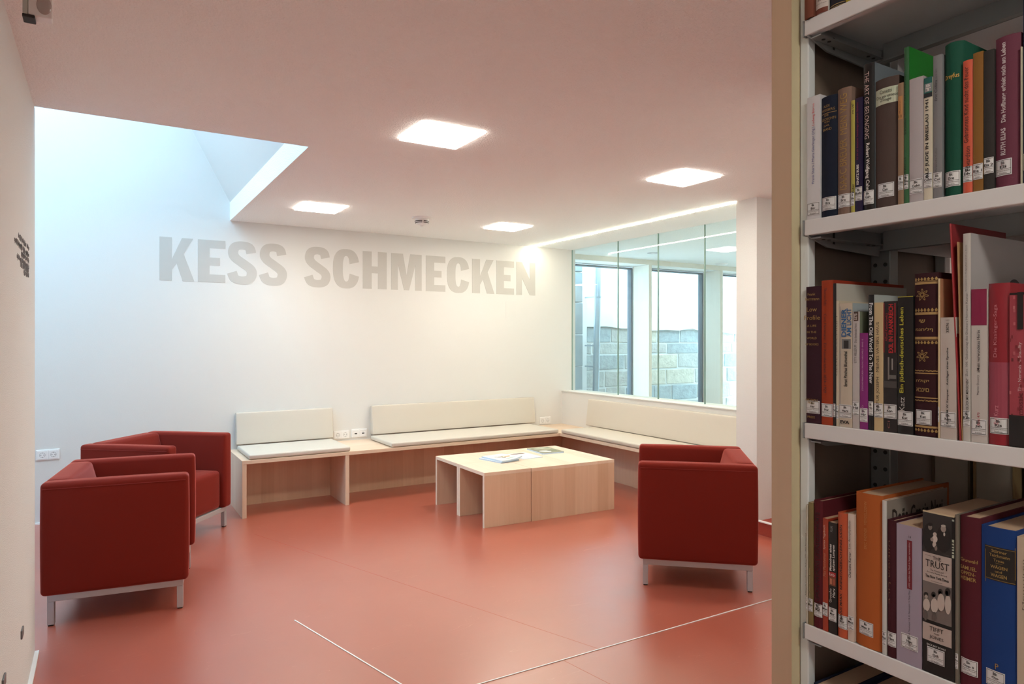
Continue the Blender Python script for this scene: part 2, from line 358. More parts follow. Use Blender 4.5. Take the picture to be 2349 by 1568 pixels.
# render lower edge, slightly ragged
pts=[]; n=60
for i in range(n+1):
    x=6.26+(12.5-6.26)*i/n; z=1.625-(x-6.3)*0.022+0.012*math.sin(x*3.1)+0.008*math.sin(x*9.7)
    if 8.28<x<8.55: z+=0.02
    pts.append((x,z))
obj('render_coat',MB().prism(pts+[(12.5,4.6),(6.26,4.6)],YO-0.045,YO,'y'),M_render,nb)
tones=[(160,162,158),(170,170,164),(150,158,158),(182,176,160),(144,154,156),(166,164,158)]
SM=[mat('sandstone_%d'%i,tuple(min(1,k*1.12) for k in srgb(*c)),0.9,var=0.42,vscale=11,bump=0.9,bscale=30,bdist=0.01) for i,c in enumerate(tones)]
zr=[0.10,0.44,0.69,0.955,1.205,1.36,1.64]
zz=[-0.2,0.16,0.43,0.69,0.955,1.205,1.38,1.64]
for r in range(len(zz)-1):
    x=6.30-random.random()*0.3 if r%2 else 6.30
    while x<11.2:
        L_=random.uniform(0.35,0.85) if r<6 else random.uniform(0.3,0.6)
        top=zz[r+1]-0.016
        if r==6: top=min(top,1.640-(x+L_-6.3)*0.022)
        if x>6.25 or x+L_>6.35:
            a=max(x,6.28); g=0.010
            mb=MB(); bm=bmesh.new(); bmesh.ops.create_cube(bm,size=1)
            lo=(a+g,YO-0.006-random.random()*0.012,zz[r]+g*0.4); hi=(x+L_-g,YO+0.05,top)
            for v in bm.verts: v.co=Vector([(lo[i] if v.co[i]<0 else hi[i])+random.uniform(-0.012,0.012)*(i!=1) for i in range(3)])
            bmesh.ops.bevel(bm,geom=bm.edges[:],offset=0.010,segments=1,affect='EDGES')
            mb.add(bm); obj('stone',mb,random.choice(SM),nb)
        x+=L_
# dark stone pier and strips at its left
M_pier=mat('dark_weathered_stone',(0.24,0.28,0.30),0.9,var=0.35,vscale=6,bump=0.6,bscale=25)
pier=thing('stone_pier','dark weathered stone pier outside, left of the drainpipe','pier',(5.75,7.6,0))
zs_=[-0.2,0.5,1.05,1.5,1.95,2.38,3.0]
for a,b in zip(zs_,zs_[1:]):
    obj('stone',MB().bbox((5.35,7.6,a+0.004),(5.79+random.uniform(-0.006,0.006),8.08,b-0.004),0.01,1),M_pier,pier)
obj('render_strip',MB().box((6.06,YO-0.09,-0.2),(6.255,YO-0.001,4.6)),M_render,nb)
dp=thing('drainpipe','grey metal drainpipe running down the outside wall','drainpipe',(6.05,7.75,0))
M_pipe=mat('zinc_pipe',(0.34,0.40,0.44),0.45,metal=0.5)
obj('pipe',MB().cyl((6.16,7.8,-0.2),(6.26,7.8,4.0),0.048,20),M_pipe,dp,smooth=True)
for z in (1.33,1.02,2.05,2.9):
    obj('clip',MB().cyl((6.16+0.1*(z+0.2)/4.2,7.8,z),(6.16+0.1*(z+0.2)/4.2,7.8,z+0.022),0.055,20).box((6.2,7.8,z),(6.22,8.09,z+0.02)),M_pipe,dp)
struct('ground',MB().box((4.2,7.12,-0.3),(14,9.5,-0.2)),mat('courtyard_gravel',(0.35,0.34,0.31),0.95,var=0.2,vscale=40))

# ---------------------------------------------------------------- wall lettering
def L_K(w,h): return [[(a*w,b*h) for a,b in ((0,0),(.35,0),(.35,.25),(.485,.41),(.66,0),(1,0),(.69,.63),(.96,1),(.64,1),(.35,.50),(.35,1),(0,1))]]
def L_E(w,h): t=.42*w; b=.185*h; return [[(0,0),(t,0),(t,h),(0,h)],[(t,0),(w,0),(w,b),(t,b)],[(t,.40*h),(.80*w,.40*h),(.80*w,.585*h),(t,.585*h)],[(t,h-b),(w,h-b),(w,h),(t,h)]]
def L_H(w,h): t=.37*w; return [[(0,0),(t,0),(t,h),(0,h)],[(w-t,0),(w,0),(w,h),(w-t,h)],[(t,.42*h),(w-t,.42*h),(w-t,.605*h),(t,.605*h)]]
def L_M(w,h): t=.215*w; return [[(0,0),(t,0),(t,h),(0,h)],[(w-t,0),(w,0),(w,h),(w-t,h)],[(t,.70*h),(.42*w,0),(.50*w,0),(.50*w,.40*h),(.38*w,h),(t,h)],[(.50*w,0),(.58*w,0),(w-t,.70*h),(w-t,h),(.62*w,h),(.50*w,.40*h)]]
def L_N(w,h): t=.29*w; return [[(0,0),(t,0),(t,h),(0,h)],[(w-t,0),(w,0),(w,h),(w-t,h)],[(t,h),(t,.52*h),(w-t,0),(w-t,.48*h)]]
def ring(w,h,t,tb,a0,a1,n=40):
    def P(W,Hh,cx,cy,a):
        e=2.6; c,s=math.cos(a),math.sin(a); return (cx+W*abs(c)**(2/e)*(1 if c>=0 else -1), cy+Hh*abs(s)**(2/e)*(1 if s>=0 else -1))
    out=[]
    for i in range(n+1):
        a=a0+(a1-a0)*i/n; out.append((P(w/2,h/2,w/2,h/2,a),P(w/2-t,h/2-tb,w/2,h/2,a)))
    return [[out[i][0],out[i+1][0],out[i+1][1],out[i][1]] for i in range(n)]
def L_C(w,h): return ring(w,h,.37*w,.175*h,math.radians(16),math.radians(344))
def L_S(w,h):
    t=.185*h
    C=[(.80*w,.735*h),(.73*w,.87*h),(.50*w,.912*h),(.27*w,.87*h),(.19*w,.735*h),(.27*w,.61*h),(.52*w,.49*h),(.76*w,.37*h),(.82*w,.25*h),(.73*w,.125*h),(.49*w,.088*h),(.25*w,.13*h),(.15*w,.27*h)]
    pts=[]
    for i in range(len(C)-1):
        p0=C[max(0,i-1)]; p1=C[i]; p2=C[i+1]; p3=C[min(len(C)-1,i+2)]
        for k in range(5):
            u=k/5; pts.append(tuple(0.5*((2*p1[j])+(-p0[j]+p2[j])*u+(2*p0[j]-5*p1[j]+4*p2[j]-p3[j])*u*u+(-p0[j]+3*p1[j]-3*p2[j]+p3[j])*u**3) for j in (0,1)))
    pts.append(C[-1]); q=[]
    for i,p in enumerate(pts):
        a=pts[max(0,i-1)]; b=pts[min(len(pts)-1,i+1)]; d=Vector((b[0]-a[0],b[1]-a[1])).normalized(); f=abs(d.y); tw=(t*(1-f)+.335*w*f)/2
        q.append(((p[0]-d.y*tw,p[1]+d.x*tw),(p[0]+d.y*tw,p[1]-d.x*tw)))
    return [[q[i][0],q[i+1][0],q[i+1][1],q[i][1]] for i in range(len(q)-1)]
FN=dict(K=L_K,E=L_E,H=L_H,M=L_M,N=L_N,C=L_C,S=L_S)
let=thing('wall_lettering','large smooth grey letters reading KESS SCHMECKEN across the white back wall','lettering',(2.28,D,1.92))
for ch,a,b in (('K',.407,.672),('E',.700,.919),('S',.935,1.184),('S',1.201,1.447),('S',1.600,1.847),('C',1.868,2.125),('H',2.159,2.404),('M',2.451,2.778),('E',2.825,3.044),('C',3.064,3.326),('K',3.359,3.631),('E',3.657,3.881),('N',3.912,4.160)):
    o_=0.006 if ch in 'CS' else 0
    z0=1.9225-o_; hh=0.3645+2*o_; bm=bmesh.new(); mb=MB()
    for poly in FN[ch](b-a,hh):
        mb.prism([(a+p[0],z0+p[1]) for p in poly],D-0.0022,D+0.001,'y')
    obj('letter',mb,M_letter,let)
struct('trim_8',MB().box((3.775,D-0.0012,1.668),(3.905,D+0.001,1.850)),mat('painted_hatch',(0.697,0.692,0.677),0.7),'flush square access hatch in the white wall below the letters')
# small print on the left wall (not legible in the photograph: rows of tiny marks)
lt=thing('wall_caption','small slanted-looking rows of fine grey print on the rough left wall','lettering',(LWX,3.2,1.7))
M_greyink=mat('grey_wall_ink',(0.20,0.20,0.21),0.7)
for (y0,z) in ((3.03,1.795),(2.90,1.765),(3.13,1.742),(2.98,1.715),(3.10,1.700),(3.22,1.680)):
    mb=MB(); y=y0
    while y<3.44:
        wd=random.uniform(0.008,0.014)
        if random.random()<0.14: y+=0.014; continue
        for k in range(2):
            yy=y+k*wd*0.5; mb.box((LWX-0.0005,yy,z-random.choice([0,0,0.006])),(LWX+0.0012,yy+0.003,z+random.choice([0.012,0.012,0.018])))
        if random.random()<.7: mb.box((LWX-0.0005,y,z+random.choice([0,0.006,0.010])),(LWX+0.0012,y+wd*0.8,z+0.0035+random.choice([0,0.006,0.009])))
        y+=wd+0.003
    obj('text_row',mb,M_greyink,lt)
# floor edge trims
struct('baseboard_left',MB().box((LWX,-3.0,0),(LWX+0.016,LWY-0.0,0.012)).box((-0.55,LWY,0),(LWX,LWY+0.008,0.01)),M_trim,'thin white edge strip at the foot of the rough left wall')
struct('baseboard_back',MB().box((-1.9,D-0.012,0),(0.948,D,0.012)),M_trim,'thin white edge strip at the foot of the back wall')
for i,(y,z) in enumerate(((3.14,0.315),(2.585,0.37))):
    t=tag(obj('cover_plate',MB().bbox((LWX,y-0.03,z-0.016),(LWX+0.006,y+0.03,z+0.016),0.002),mat('grey_plate',(0.16,0.155,0.16),0.4)),['small grey cover plate low on the rough left wall, upper one','small grey cover plate at the bottom left corner of the view'][i],'cover plate')

# ================================================================ LIGHT FITTINGS
M_diff=mat('panel_diffuser',(1,1,1),0.5,emit=(1.0,0.94,0.80),estr=PANEL_E)
M_rim=mat('acrylic_rim',(0.9,0.9,0.9),0.3,emit=(1.0,0.94,0.82),estr=9.0)
pos=[('large near left ceiling light',1.315,2.965),('near right ceiling light',3.035,2.970),('small far left ceiling light',1.305,5.165),('far right ceiling light by the lit line',3.035,5.170),
     ('unseen ceiling light added over the entrance aisle',0.19,-0.75),('ceiling light over the raised platform',5.2,2.3),('unseen ceiling light added in the room behind the glass',5.6,3.62),('second unseen ceiling light added in the room behind the glass',7.6,3.62)]  # unseen aisle and glass-room panels added to brighten the shelf and window wall
for i,(nm,x,y) in enumerate(pos):
    s_=0.33
    t=thing('ceiling_light','%s, glowing square panel with clear rim'%nm,'ceiling light',(x+s_/2,y+s_/2,H),'square ceiling panels')
    obj('rim',MB().bbox((x,y,H-0.014),(x+s_,y+s_,H-0.0005),0.006,3),M_rim,t,smooth=True)
    obj('diffuser',MB().bbox((x+0.03,y+0.03,H-0.0165),(x+s_-0.03,y+s_-0.03,H-0.0142),0.001),M_diff,t)
M_strip=mat('line_light',(1,1,1),0.5,emit=(1.0,0.92,0.70),estr=STRIP_E)
tag(obj('line_light',MB().box((4.097,3.476,H-0.007),(4.120,6.339,H)),M_strip),'long thin glowing light line in the ceiling edge above the right bench','ceiling light')
# smoke detector
c=(2.34,5.335,H)
t=thing('smoke_detector','white round smoke detector with dark slots on the main ceiling','smoke detector',c)
obj('base',MB().lathe([(0.0,0),(0.085,0.0),(0.085,-0.008),(0.058,-0.012)],c),M_white,t)
obj('body',MB().lathe([(0.058,-0.008),(0.060,-0.030),(0.052,-0.050),(0.034,-0.062),(0.014,-0.066),(0.012,-0.076),(0.0,-0.078)],c),M_white,t)
for zc,r in ((-0.034,0.0600),(-0.046,0.0555)):
    for k in range(4):
        mb=MB(); a0=math.pi/2*k+math.radians(-105)+0.09; seg=8
        for j in range(seg):
            a=a0+(math.pi/2-0.18)*j/seg; b=a0+(math.pi/2-0.18)*(j+1)/seg; R=r+0.0012
            mb.quad((c[0]+R*math.cos(a),c[1]+R*math.sin(a),H+zc-0.003),(c[0]+R*math.cos(b),c[1]+R*math.sin(b),H+zc-0.003),(c[0]+R*math.cos(b),c[1]+R*math.sin(b),H+zc+0.003),(c[0]+R*math.cos(a),c[1]+R*math.sin(a),H+zc+0.003))
        obj('slot',mb,M_dark,t)
# motion sensor, upper left
t=thing('motion_sensor','white motion sensor with domed lens and black corner, high at the upper left','motion sensor',(-0.15,2.33,2.3275))
mb=MB(); mb.bbox((-0.1790,2.330,2.3380),(-0.1225,2.372,2.445),0.004,3); obj('housing',mb,M_white,t)
mb=MB(); mb.bbox((-0.1925,2.334,2.338),(-0.1795,2.376,2.450),0.003,2); obj('back_plate',mb,mat('pale_grey_plastic',(0.5,0.52,0.48),0.4),t)
mb=MB(); mb.bbox((-0.1925,2.325,2.3285),(-0.163,2.3725,2.3375),0.002,2); obj('lens_block',mb,M_black,t)
mb=MB(); mb.lathe([(0.0,0.014),(0.009,0.0125),(0.015,0.008),(0.018,0.0)],(0,0,0)); mb.v=[(-0.1420+p[0],2.330-p[2],2.372+p[1]*1.45) for p in mb.v]; obj('dome',mb,mat('smoky_lens',(0.42,0.38,0.36),0.2),t)
obj('bracket',MB().box((-0.17,2.345,2.4455),(-0.14,2.365,2.4695)),M_white,t)
# wall sockets (frame, inserts, wells, pin holes)
M_hole=mat('socket_hole',(0.03,0.03,0.03),0.6)
def sockets(label,x0,z0,kind='power',s=1.0):
    t=thing('wall_socket',label,'socket',(x0+0.075*s,D,z0))
    w_=0.152*s; h_=0.081*s
    obj('frame',MB().bbox((x0,D-0.008,z0),(x0+w_,D+0.001,z0+h_),0.003,2),M_white,t)
    for k in range(2):
        cx_=x0+(0.0405+0.071*k)*s; cz=z0+h_/2; q=0.027*s
        ins=obj('insert',MB().bbox((cx_-q*1.2,D-0.0105,cz-q*1.2),(cx_+q*1.2,D-0.0075,cz+q*1.2),0.0015),M_white,t)
        if kind=='power':
            mb=MB(); n=24; R=0.0195*s
            for i in range(n):
                a=2*math.pi*i/n; b=2*math.pi*(i+1)/n
                mb.quad((cx_+R*math.cos(a),D-0.0108,cz+R*math.sin(a)),(cx_+R*math.cos(b),D-0.0108,cz+R*math.sin(b)),(cx_+R*.86*math.cos(b),D-0.0108,cz+R*.86*math.sin(b)),(cx_+R*.86*math.cos(a),D-0.0108,cz+R*.86*math.sin(a)))
            obj('well',mb,mat('socket_shade',(0.42,0.42,0.42),0.5),ins)
            mb=MB()
            for dx,dz,r in ((-0.0095,0,0.003),(0.0095,0,0.003),(0,0.017,0.0025),(0,-0.017,0.0025)): mb.cyl((cx_+dx*s,D-0.0112,cz+dz*s),(cx_+dx*s,D-0.0105,cz+dz*s),r*s,10)
            obj('pin_hole',mb,M_hole,ins)
        else:
            obj('port',MB().box((cx_-0.012,D-0.0112,cz-0.008),(cx_+0.012,D-0.0105,cz+0.002)).box((cx_-0.0015,D-0.0112,cz+0.010),(cx_+0.0015,D-0.0105,cz+0.013)),M_hole,ins)
            obj('label_strip',MB().box((cx_-0.027,D-0.0112,cz+0.022),(cx_+0.027,D-0.0105,cz+0.0235)),mat('socket_shade',(0.42,0.42,0.42),0.5),ins)
sockets('double power socket low on the wall behind the left armchairs',-0.437,0.492)
sockets('double power socket on the wall right beside the short bench cushion',1.872,0.478)
sockets('double data socket with two ports between the two bench backrests',2.046,0.482,'data',1.02)
sockets('double power socket in the corner right of the long backrest',4.215,0.470)

# ================================================================ BENCH
ZB=0.460; bt=0.030; YF=5.69; XR=4.04
be=thing('corner_bench','pale maple built-in corner bench running along back wall and right wall','bench',(2.5,6.0,0))
obj('seat_board',MB().bbox((0.948,YF,ZB-bt),(4.534,D-0.001,ZB),0.0015),M_maple_l,be)
obj('seat_board',MB().bbox((XR,3.476,ZB-bt),(4.534,YF-0.001,ZB),0.0015),M_maple_r,be)
obj('end_panel',MB().bbox((0.950,YF+0.002,0),(0.983,D-0.001,ZB-bt-0.0005),0.0015),M_maple_s,be)
obj('divider_panel',MB().bbox((1.786,YF+0.002,0),(1.819,6.149,ZB-bt-0.0005),0.0015),M_maple_s,be)
obj('back_panel',MB().box((0.984,6.15,0),(4.40,6.17,ZB-bt-0.0005)),M_maple_v,be)
obj('side_panel',MB().box((4.39,4.95,0.0),(4.41,6.149,ZB-bt-0.0005)),M_maple_r,be)
obj('side_panel',MB().box((4.375,3.48,0.0),(4.41,4.945,ZB-bt-0.0005)),M_maple_r,be)
def cushion(name,label,lo,hi,r,bulge,shear=None,grp=None):
    o=obj(name,MB().rbox(lo,hi,r,bulge,6,shear),M_cush); return tag(o,label,'cushion',grp)
cushion('seat_cushion','short ivory seat cushion at the left end of the bench',(1.002,YF+0.004,ZB+0.0034),(1.832,6.255,ZB+0.0425),0.012,(0.001,0.001,0.003),grp='ivory seat cushions on the bench')
cushion('seat_cushion','long ivory seat cushion on the back wall part of the bench',(2.205,YF+0.002,ZB+0.0034),(4.028,6.250,ZB+0.0425),0.012,(0.001,0.001,0.003),grp='ivory seat cushions on the bench')
cushion('seat_cushion','ivory seat cushion on the right part of the bench below the glass',(XR-0.002,3.49,ZB+0.0034),(4.465,5.668,ZB+0.0425),0.012,(0.001,0.001,0.003),grp='ivory seat cushions on the bench')
zb0=ZB+0.0462
def lean_back(o):   # tapered: thicker at the foot
    t_=(o[2]-zb0)/0.29
    return [o[0],D-(D-o[1])*(1.0-0.42*t_),o[2]] if o[1]<D-0.03 else o
cushion('back_cushion','short ivory backrest cushion at the left end of the bench',(0.998,D-0.085,zb0),(1.850,D-0.006,0.785),0.010,(0.001,0.003,0),lean_back,'ivory backrest cushions')
cushion('back_cushion','long ivory backrest cushion against the back wall under the letters',(2.232,D-0.085,zb0),(4.112,D-0.006,0.785),0.010,(0.001,0.003,0),lean_back,'ivory backrest cushions')
def lean_side(o):
    t_=(o[2]-zb0)/0.29
    return [4.5295-(4.5295-o[0])*(1.0-0.42*t_),o[1],o[2]] if o[0]<4.50 else o
cushion('back_cushion','ivory backrest cushion against the low wall under the glass',(4.448,3.49,zb0),(4.5295,5.79,0.785),0.010,(0.003,0.001,0),lean_side,'ivory backrest cushions')

# ================================================================ LOW TABLE of six open modules
tb=thing('coffee_table','low pale maple table of six open box modules pushed together','table',(3.07,4.86,0))
# columns across X, rows along Y (small misalignments as in the photo)
TT=0.026; ZT=0.418
colsF=[(2.466,2.873,4.456,4.437),(2.876,3.268,4.431,4.412),(3.270,3.681,4.418,4.397)]
for r in range(2):
    for k,(x0,x1,ya,yb) in enumerate(colsF):
        y0=ya if r==0 else ya+0.436+(0.004 if k==1 else 0.0); y1=y0+0.434
        if r==1: y0+=0.0; 
        sk_=(yb-ya)/(x1-x0)
        md=bpy.data.objects.new('module',None); COL.objects.link(md); md.parent=tb
        def sh(mb):
            mb.v=[(a,b+sk_*(a-x0),c) for a,b,c in mb.v]; return mb
        ORG[md.name]=Vector((3.07,4.86,0))
        obj('top_panel',sh(MB().bbox((x0,y0,ZT-TT),(x1,y1,ZT),0.0012)),M_maple_t,md)
        obj('side_panel',sh(MB().bbox((x0,y0,0),(x1,y0+TT,ZT-TT-0.0004),0.0012)),M_maple_v,md)
        obj('side_panel',sh(MB().bbox((x0,y1-TT,0),(x1,y1,ZT-TT-0.0004),0.0012)),M_maple_v,md)
        if k==0:
            obj('edge_band',sh(MB().box((x0-0.0012,y0+0.0006,ZT-TT),(x0-0.0002,y1-0.0006,ZT-0.0006)).box((x0-0.0012,y0+0.0006,0),(x0-0.0002,y0+TT,ZT-TT)).box((x0-0.0012,y1-TT,0),(x0-0.0002,y1-0.0006,ZT-TT))),M_edge,md)
# magazines on the table
def mag(label,cx_,cy_,z0,L_,W_,t_,rz,cover,inner=(0.8,0.83,0.88),curl=0.0,blocks=(),grp='magazines on the low table'):
    o=thing('magazine',label,'magazine',(cx_,cy_,z0),grp,rz=rz)
    m=mat('mag_cover_'+label[:14],cover,0.35); mi=mat('mag_pages',inner,0.7)
    mb=MB(); n=10
    def zz_(x,y): return curl*max(0,(x/L_+0.5))**3*max(0,0.5-y/W_)
    for zl,zh,mm,nm in ((0,t_*0.86,mi,'pages'),(t_*0.86,t_,m,'cover')):
        mb=MB(); k=len(mb.v)
        for lay in (zl,zh):
            for i in range(n+1):
                for j in range(n+1):
                    x=-L_/2+L_*i/n; y=-W_/2+W_*j/n; mb.v.append((x,y,lay+zz_(x,y)))
        N1=(n+1)*(n+1); I=lambda i,j,l:l*N1+i*(n+1)+j
        for i in range(n):
            for j in range(n): mb.f+=[(I(i,j,1),I(i+1,j,1),I(i+1,j+1,1),I(i,j+1,1)),(I(i,j,0),I(i,j+1,0),I(i+1,j+1,0),I(i+1,j,0))]
            mb.f+=[(I(i,0,0),I(i+1,0,0),I(i+1,0,1),I(i,0,1)),(I(i,n,0),I(i,n,1),I(i+1,n,1),I(i+1,n,0)),(I(0,i,0),I(0,i,1),I(0,i+1,1),I(0,i+1,0)),(I(n,i,0),I(n,i+1,0),I(n,i+1,1),I(n,i,1))]
        obj(nm,mb,mm,o)
    for (x,y,rx,ry,colr) in blocks:
        mb=MB(); q=[]
        for i in range(14):
            a=2*math.pi*i/14; px=(x+rx*math.cos(a)*(1+0.25*math.sin(3*a)))*L_; py=(y+ry*math.sin(a)*(1+0.2*math.cos(2*a+1)))*W_; q.append((px,py,t_+0.0004+zz_(px,py)))
        mb.quad(*q); obj('cover_picture',mb,mat('mag_pic_%d_%d_%d'%tuple(int(c*99) for c in colr),colr,0.4),o)
    return o
ZM=ZT
mag('stack under the top magazine, pale blue edge, left on the low table',2.842,4.885,ZM,0.205,0.275,0.010,math.radians(12),(0.70,0.78,0.86),inner=(0.55,0.70,0.88))
mag('white magazine with brown and yellow pictures, left on the low table',2.862,4.872,ZM+0.0105,0.21,0.28,0.012,math.radians(8),(0.78,0.84,0.80),curl=0.02,
    blocks=((-0.05,0.02,0.13,0.06,(0.22,0.13,0.10)),(0.12,0.05,0.08,0.07,(0.75,0.68,0.50)),(0.22,-0.06,0.12,0.08,(0.72,0.45,0.22)),(0.0,-0.12,0.10,0.05,(0.20,0.12,0.10)),(-0.2,0.1,0.05,0.04,(0.25,0.16,0.13)),(0.05,-0.33,0.3,0.02,(0.35,0.5,0.4))))
mag('thin white leaflet with brown pattern in the middle of the low table',3.12,4.93,ZM,0.20,0.28,0.004,math.radians(2),(0.82,0.83,0.86),
    blocks=((0.0,0.36,0.40,0.08,(0.30,0.18,0.14)),(0.1,0.30,0.2,0.05,(0.55,0.42,0.35)),(-0.05,-0.40,0.42,0.014,(0.35,0.36,0.55))))
mag('thick brochure with a green landscape cover, right on the low table',3.415,5.04,ZM,0.215,0.29,0.014,math.radians(-4),(0.24,0.26,0.17),inner=(0.66,0.72,0.80),
    blocks=((-0.3,0.1,0.12,0.1,(0.40,0.43,0.36)),(-0.15,-0.25,0.25,0.18,(0.75,0.77,0.78)),(0.15,0.15,0.25,0.12,(0.42,0.44,0.30)),(0.05,0.02,0.3,0.03,(0.55,0.45,0.38)),(0.2,-0.2,0.2,0.15,(0.20,0.24,0.13)),(0.0,0.32,0.3,0.05,(0.55,0.60,0.55))))

# ================================================================ ARMCHAIRS
def armchair(label):
    t=thing('armchair',label,'armchair',(0,0,0),'red club armchairs')
    Dp,W=0.33,0.372; z0,z1=0.155,0.715; a=0.095
    def armr(sgn):
        lo=(-Dp,sgn*W if sgn<0 else W-a,z0); hi=(Dp,(-W+a) if sgn<0 else W,z1)
        o=obj('armrest',MB().rbox(lo,hi,0.022,(0.004,0.008,0.002),8),M_red,t)
        y=sgn*(W+0.0035); zz1=z1-0.030
        mb=MB(); N=12; pts=[]
        for i in range(N+1):
            u=-1+2*i/N; pts.append((u*(Dp-0.012),sgn*(W+0.0007+0.0015*(1-u*u)),zz1))
        mb.tube(pts,0.0016,5); obj('piping',mb,M_seam,o)
        return o
    armr(-1); armr(1)
    def slope(o):      # inner face of the back leans: thicker at the seat
        if o[0]>-Dp+0.05: 
            u=(z1-o[2])/(z1-0.42); o=[o[0]+0.075*max(0,min(1.2,u)),o[1],o[2]]
        return o
    obj('backrest',MB().rbox((-Dp+0.0005,-W+a-0.004,z0),(-Dp+0.115,W-a+0.004,z1-0.001),0.022,(0.006,0.0,0.002),8,slope),M_red,t)
    mb=MB(); pts=[(-Dp-0.001,-W+a+(2*W-2*a)*i/8,z1-0.030) for i in range(9)]; mb.tube(pts,0.0016,5)
    st=obj('seat',MB().rbox((-Dp+0.10,-W+a+0.001,z0),(Dp-0.030,W-a-0.001,0.440),0.030,(0.006,0.0,0.012),8),M_red,t)
    mb=MB(); mb.tube([(Dp-0.032,-W+a+0.02+(2*W-2*a-0.04)*i/6,0.412) for i in range(7)],0.0016,5); obj('piping',mb,M_seam,st)
    # steel frame
    g=0.026; s=0.030; zt=0.1545
    X0,X1,Y0,Y1=-Dp+g,Dp-g,-W+g,W-g
    fr=MB()
    for lo,hi in (((X0,Y0,zt-0.034),(X1,Y0+s,zt)),((X0,Y1-s,zt-0.034),(X1,Y1,zt)),((X0,Y0+s,zt-0.034),(X0+s,Y1-s,zt)),((X1-s,Y0+s,zt-0.034),(X1,Y1-s,zt))): fr.bbox(lo,hi,0.002)
    obj('frame_rail',fr,M_silver,t)
    for (x,y) in ((X0,Y0),(X1-s,Y0),(X1-s,Y1-s),(X0,Y1-s)):
        lg=obj('leg',MB().bbox((x,y,0.006),(x+s,y+s,zt-0.0345),0.002),M_silver,t)
        obj('foot_pad',MB().bbox((x+0.003,y+0.003,0),(x+s-0.003,y+s-0.003,0.0058),0.001),M_black,lg)
    return t
c1=armchair('red club armchair nearest the left wall, seen from its side')
c1.location=(0.118,4.346,0); c1.rotation_euler.z=math.radians(-8.8)
c2=copy_tree(c1); c2['label']='red club armchair behind another one, open seat facing the room'
c2.location=(0.357,5.465,0); c2.rotation_euler.z=math.radians(-40)
c3=copy_tree(c1); c3['label']='red club armchair standing alone at the right, beside the column'
c3.location=(3.138,2.995,0); c3.rotation_euler.z=math.radians(137.5)

# ================================================================ BOOKSHELF
XS=0.972; YE=0.690
ZS=[1.9355,1.613,1.286,0.9617,0.6370]
shf=thing('bookshelf','tall double sided white metal library bookshelf with a birch end panel','bookshelf',(1.2,0.2,0))
M_shelfin=M_shelfwood
obj('end_panel',MB().bbox((0.960,0.7014,0.0),(1.450,0.7405,2.30),0.0015),wood('birch_end_panel',(0.50,0.35,0.24),(0.62,0.46,0.33),'Y','Z',0.5),shf)
obj('shaded_inner_face',MB().box((0.999,0.7002,0.0),(1.399,0.7012,2.28)),wood('birch_painted_shade',(0.16,0.125,0.10),(0.22,0.175,0.14),'X','Z',0.3),shf)  # inner face of the end panel, shelf shade darkened into its colour
obj('panel_edge_strip',MB().box((0.9595,0.7006,0.0),(0.9797,0.7014,2.30)),mat('pale_birch_edge',(0.62,0.55,0.36),0.5,var=0.08,vscale=12),shf)
def post(x0,x1,y0,y1,holes):
    p=obj('upright_post',MB().bbox((x0,y0,0.0),(x1,y1,2.25),0.002),M_post if not holes else M_bracket,shf)
    if holes:
        mb=MB(); z=0.5
        while z<2.2:
            for yy in (y0+0.009,y1-0.009): mb.cyl((x0-0.0006,yy,z),(x0+0.0005,yy,z),0.0036,12)
            z+=0.0215*1.4
        obj('hole_row',mb,M_hole,p)
    return p
post(0.980,0.998,0.6845,0.7005,False)
post(1.180,1.205,0.664,0.700,True)
post(1.400,1.420,0.6815,0.7005,False)
post(1.180,1.205,-0.33,-0.295,True)
for i,z in enumerate(ZS):
    yN=-0.30
    # front shelf: tray with folded lip
    sh=obj('shelf_board',MB().bbox((0.972,yN,z-0.0045),(1.175,YE-0.006,z-0.0005),0.001),M_shelf,shf)
    obj('front_lip',MB().bbox((0.9705,yN,z-0.0240),(0.9740,YE-0.004,z+0.0008),0.0016,3).box((0.9745,yN,z-0.0238),(0.985,YE-0.006,z-0.0222)),M_shelf,sh)
    obj('rear_rail',MB().bbox((1.150,yN,z-0.040),(1.1535,YE-0.03,z-0.005),0.001).box((1.138,yN,z-0.040),(1.1495,YE-0.03,z-0.038)),M_bracket,sh)
    obj('bracket',MB().prism([(0.972,z-0.005),(0.972,z-0.026),(1.02,z-0.040),(1.17,z-0.046),(1.178,z-0.005)],YE-0.012,YE-0.009,'y').box((0.976,YE-0.030,z-0.030),(1.15,YE-0.0125,z-0.028)),M_bracket,sh)
    mb=MB(); mb.box((1.035,YE-0.0125,z-0.034),(1.040,YE-0.0118,z-0.014)); 
    for xx in (0.995,1.01,1.12,1.135): mb.cyl((xx,YE-0.022,z-0.0305),(xx,YE-0.022,z-0.0300),0.003,10)
    obj('bracket_slot',mb,M_hole,sh)
    obj('clip_end',MB().box((0.9700,YE-0.0035,z-0.0245),(0.9835,YE-0.0015,z+0.001)),M_bracket,sh)
    # rear side
    sh2=obj('shelf_board',MB().bbox((1.210,yN,z-0.0045),(1.425,YE-0.006,z-0.0005),0.001),M_shelf,shf)
    obj('front_lip',MB().bbox((1.4255,yN,z-0.024),(1.429,YE-0.004,z+0.0008),0.0015),M_shelf,sh2)
    obj('bracket',MB().box((1.21,YE-0.012,z-0.032),(1.42,YE-0.009,z-0.005)),M_silver,sh2)

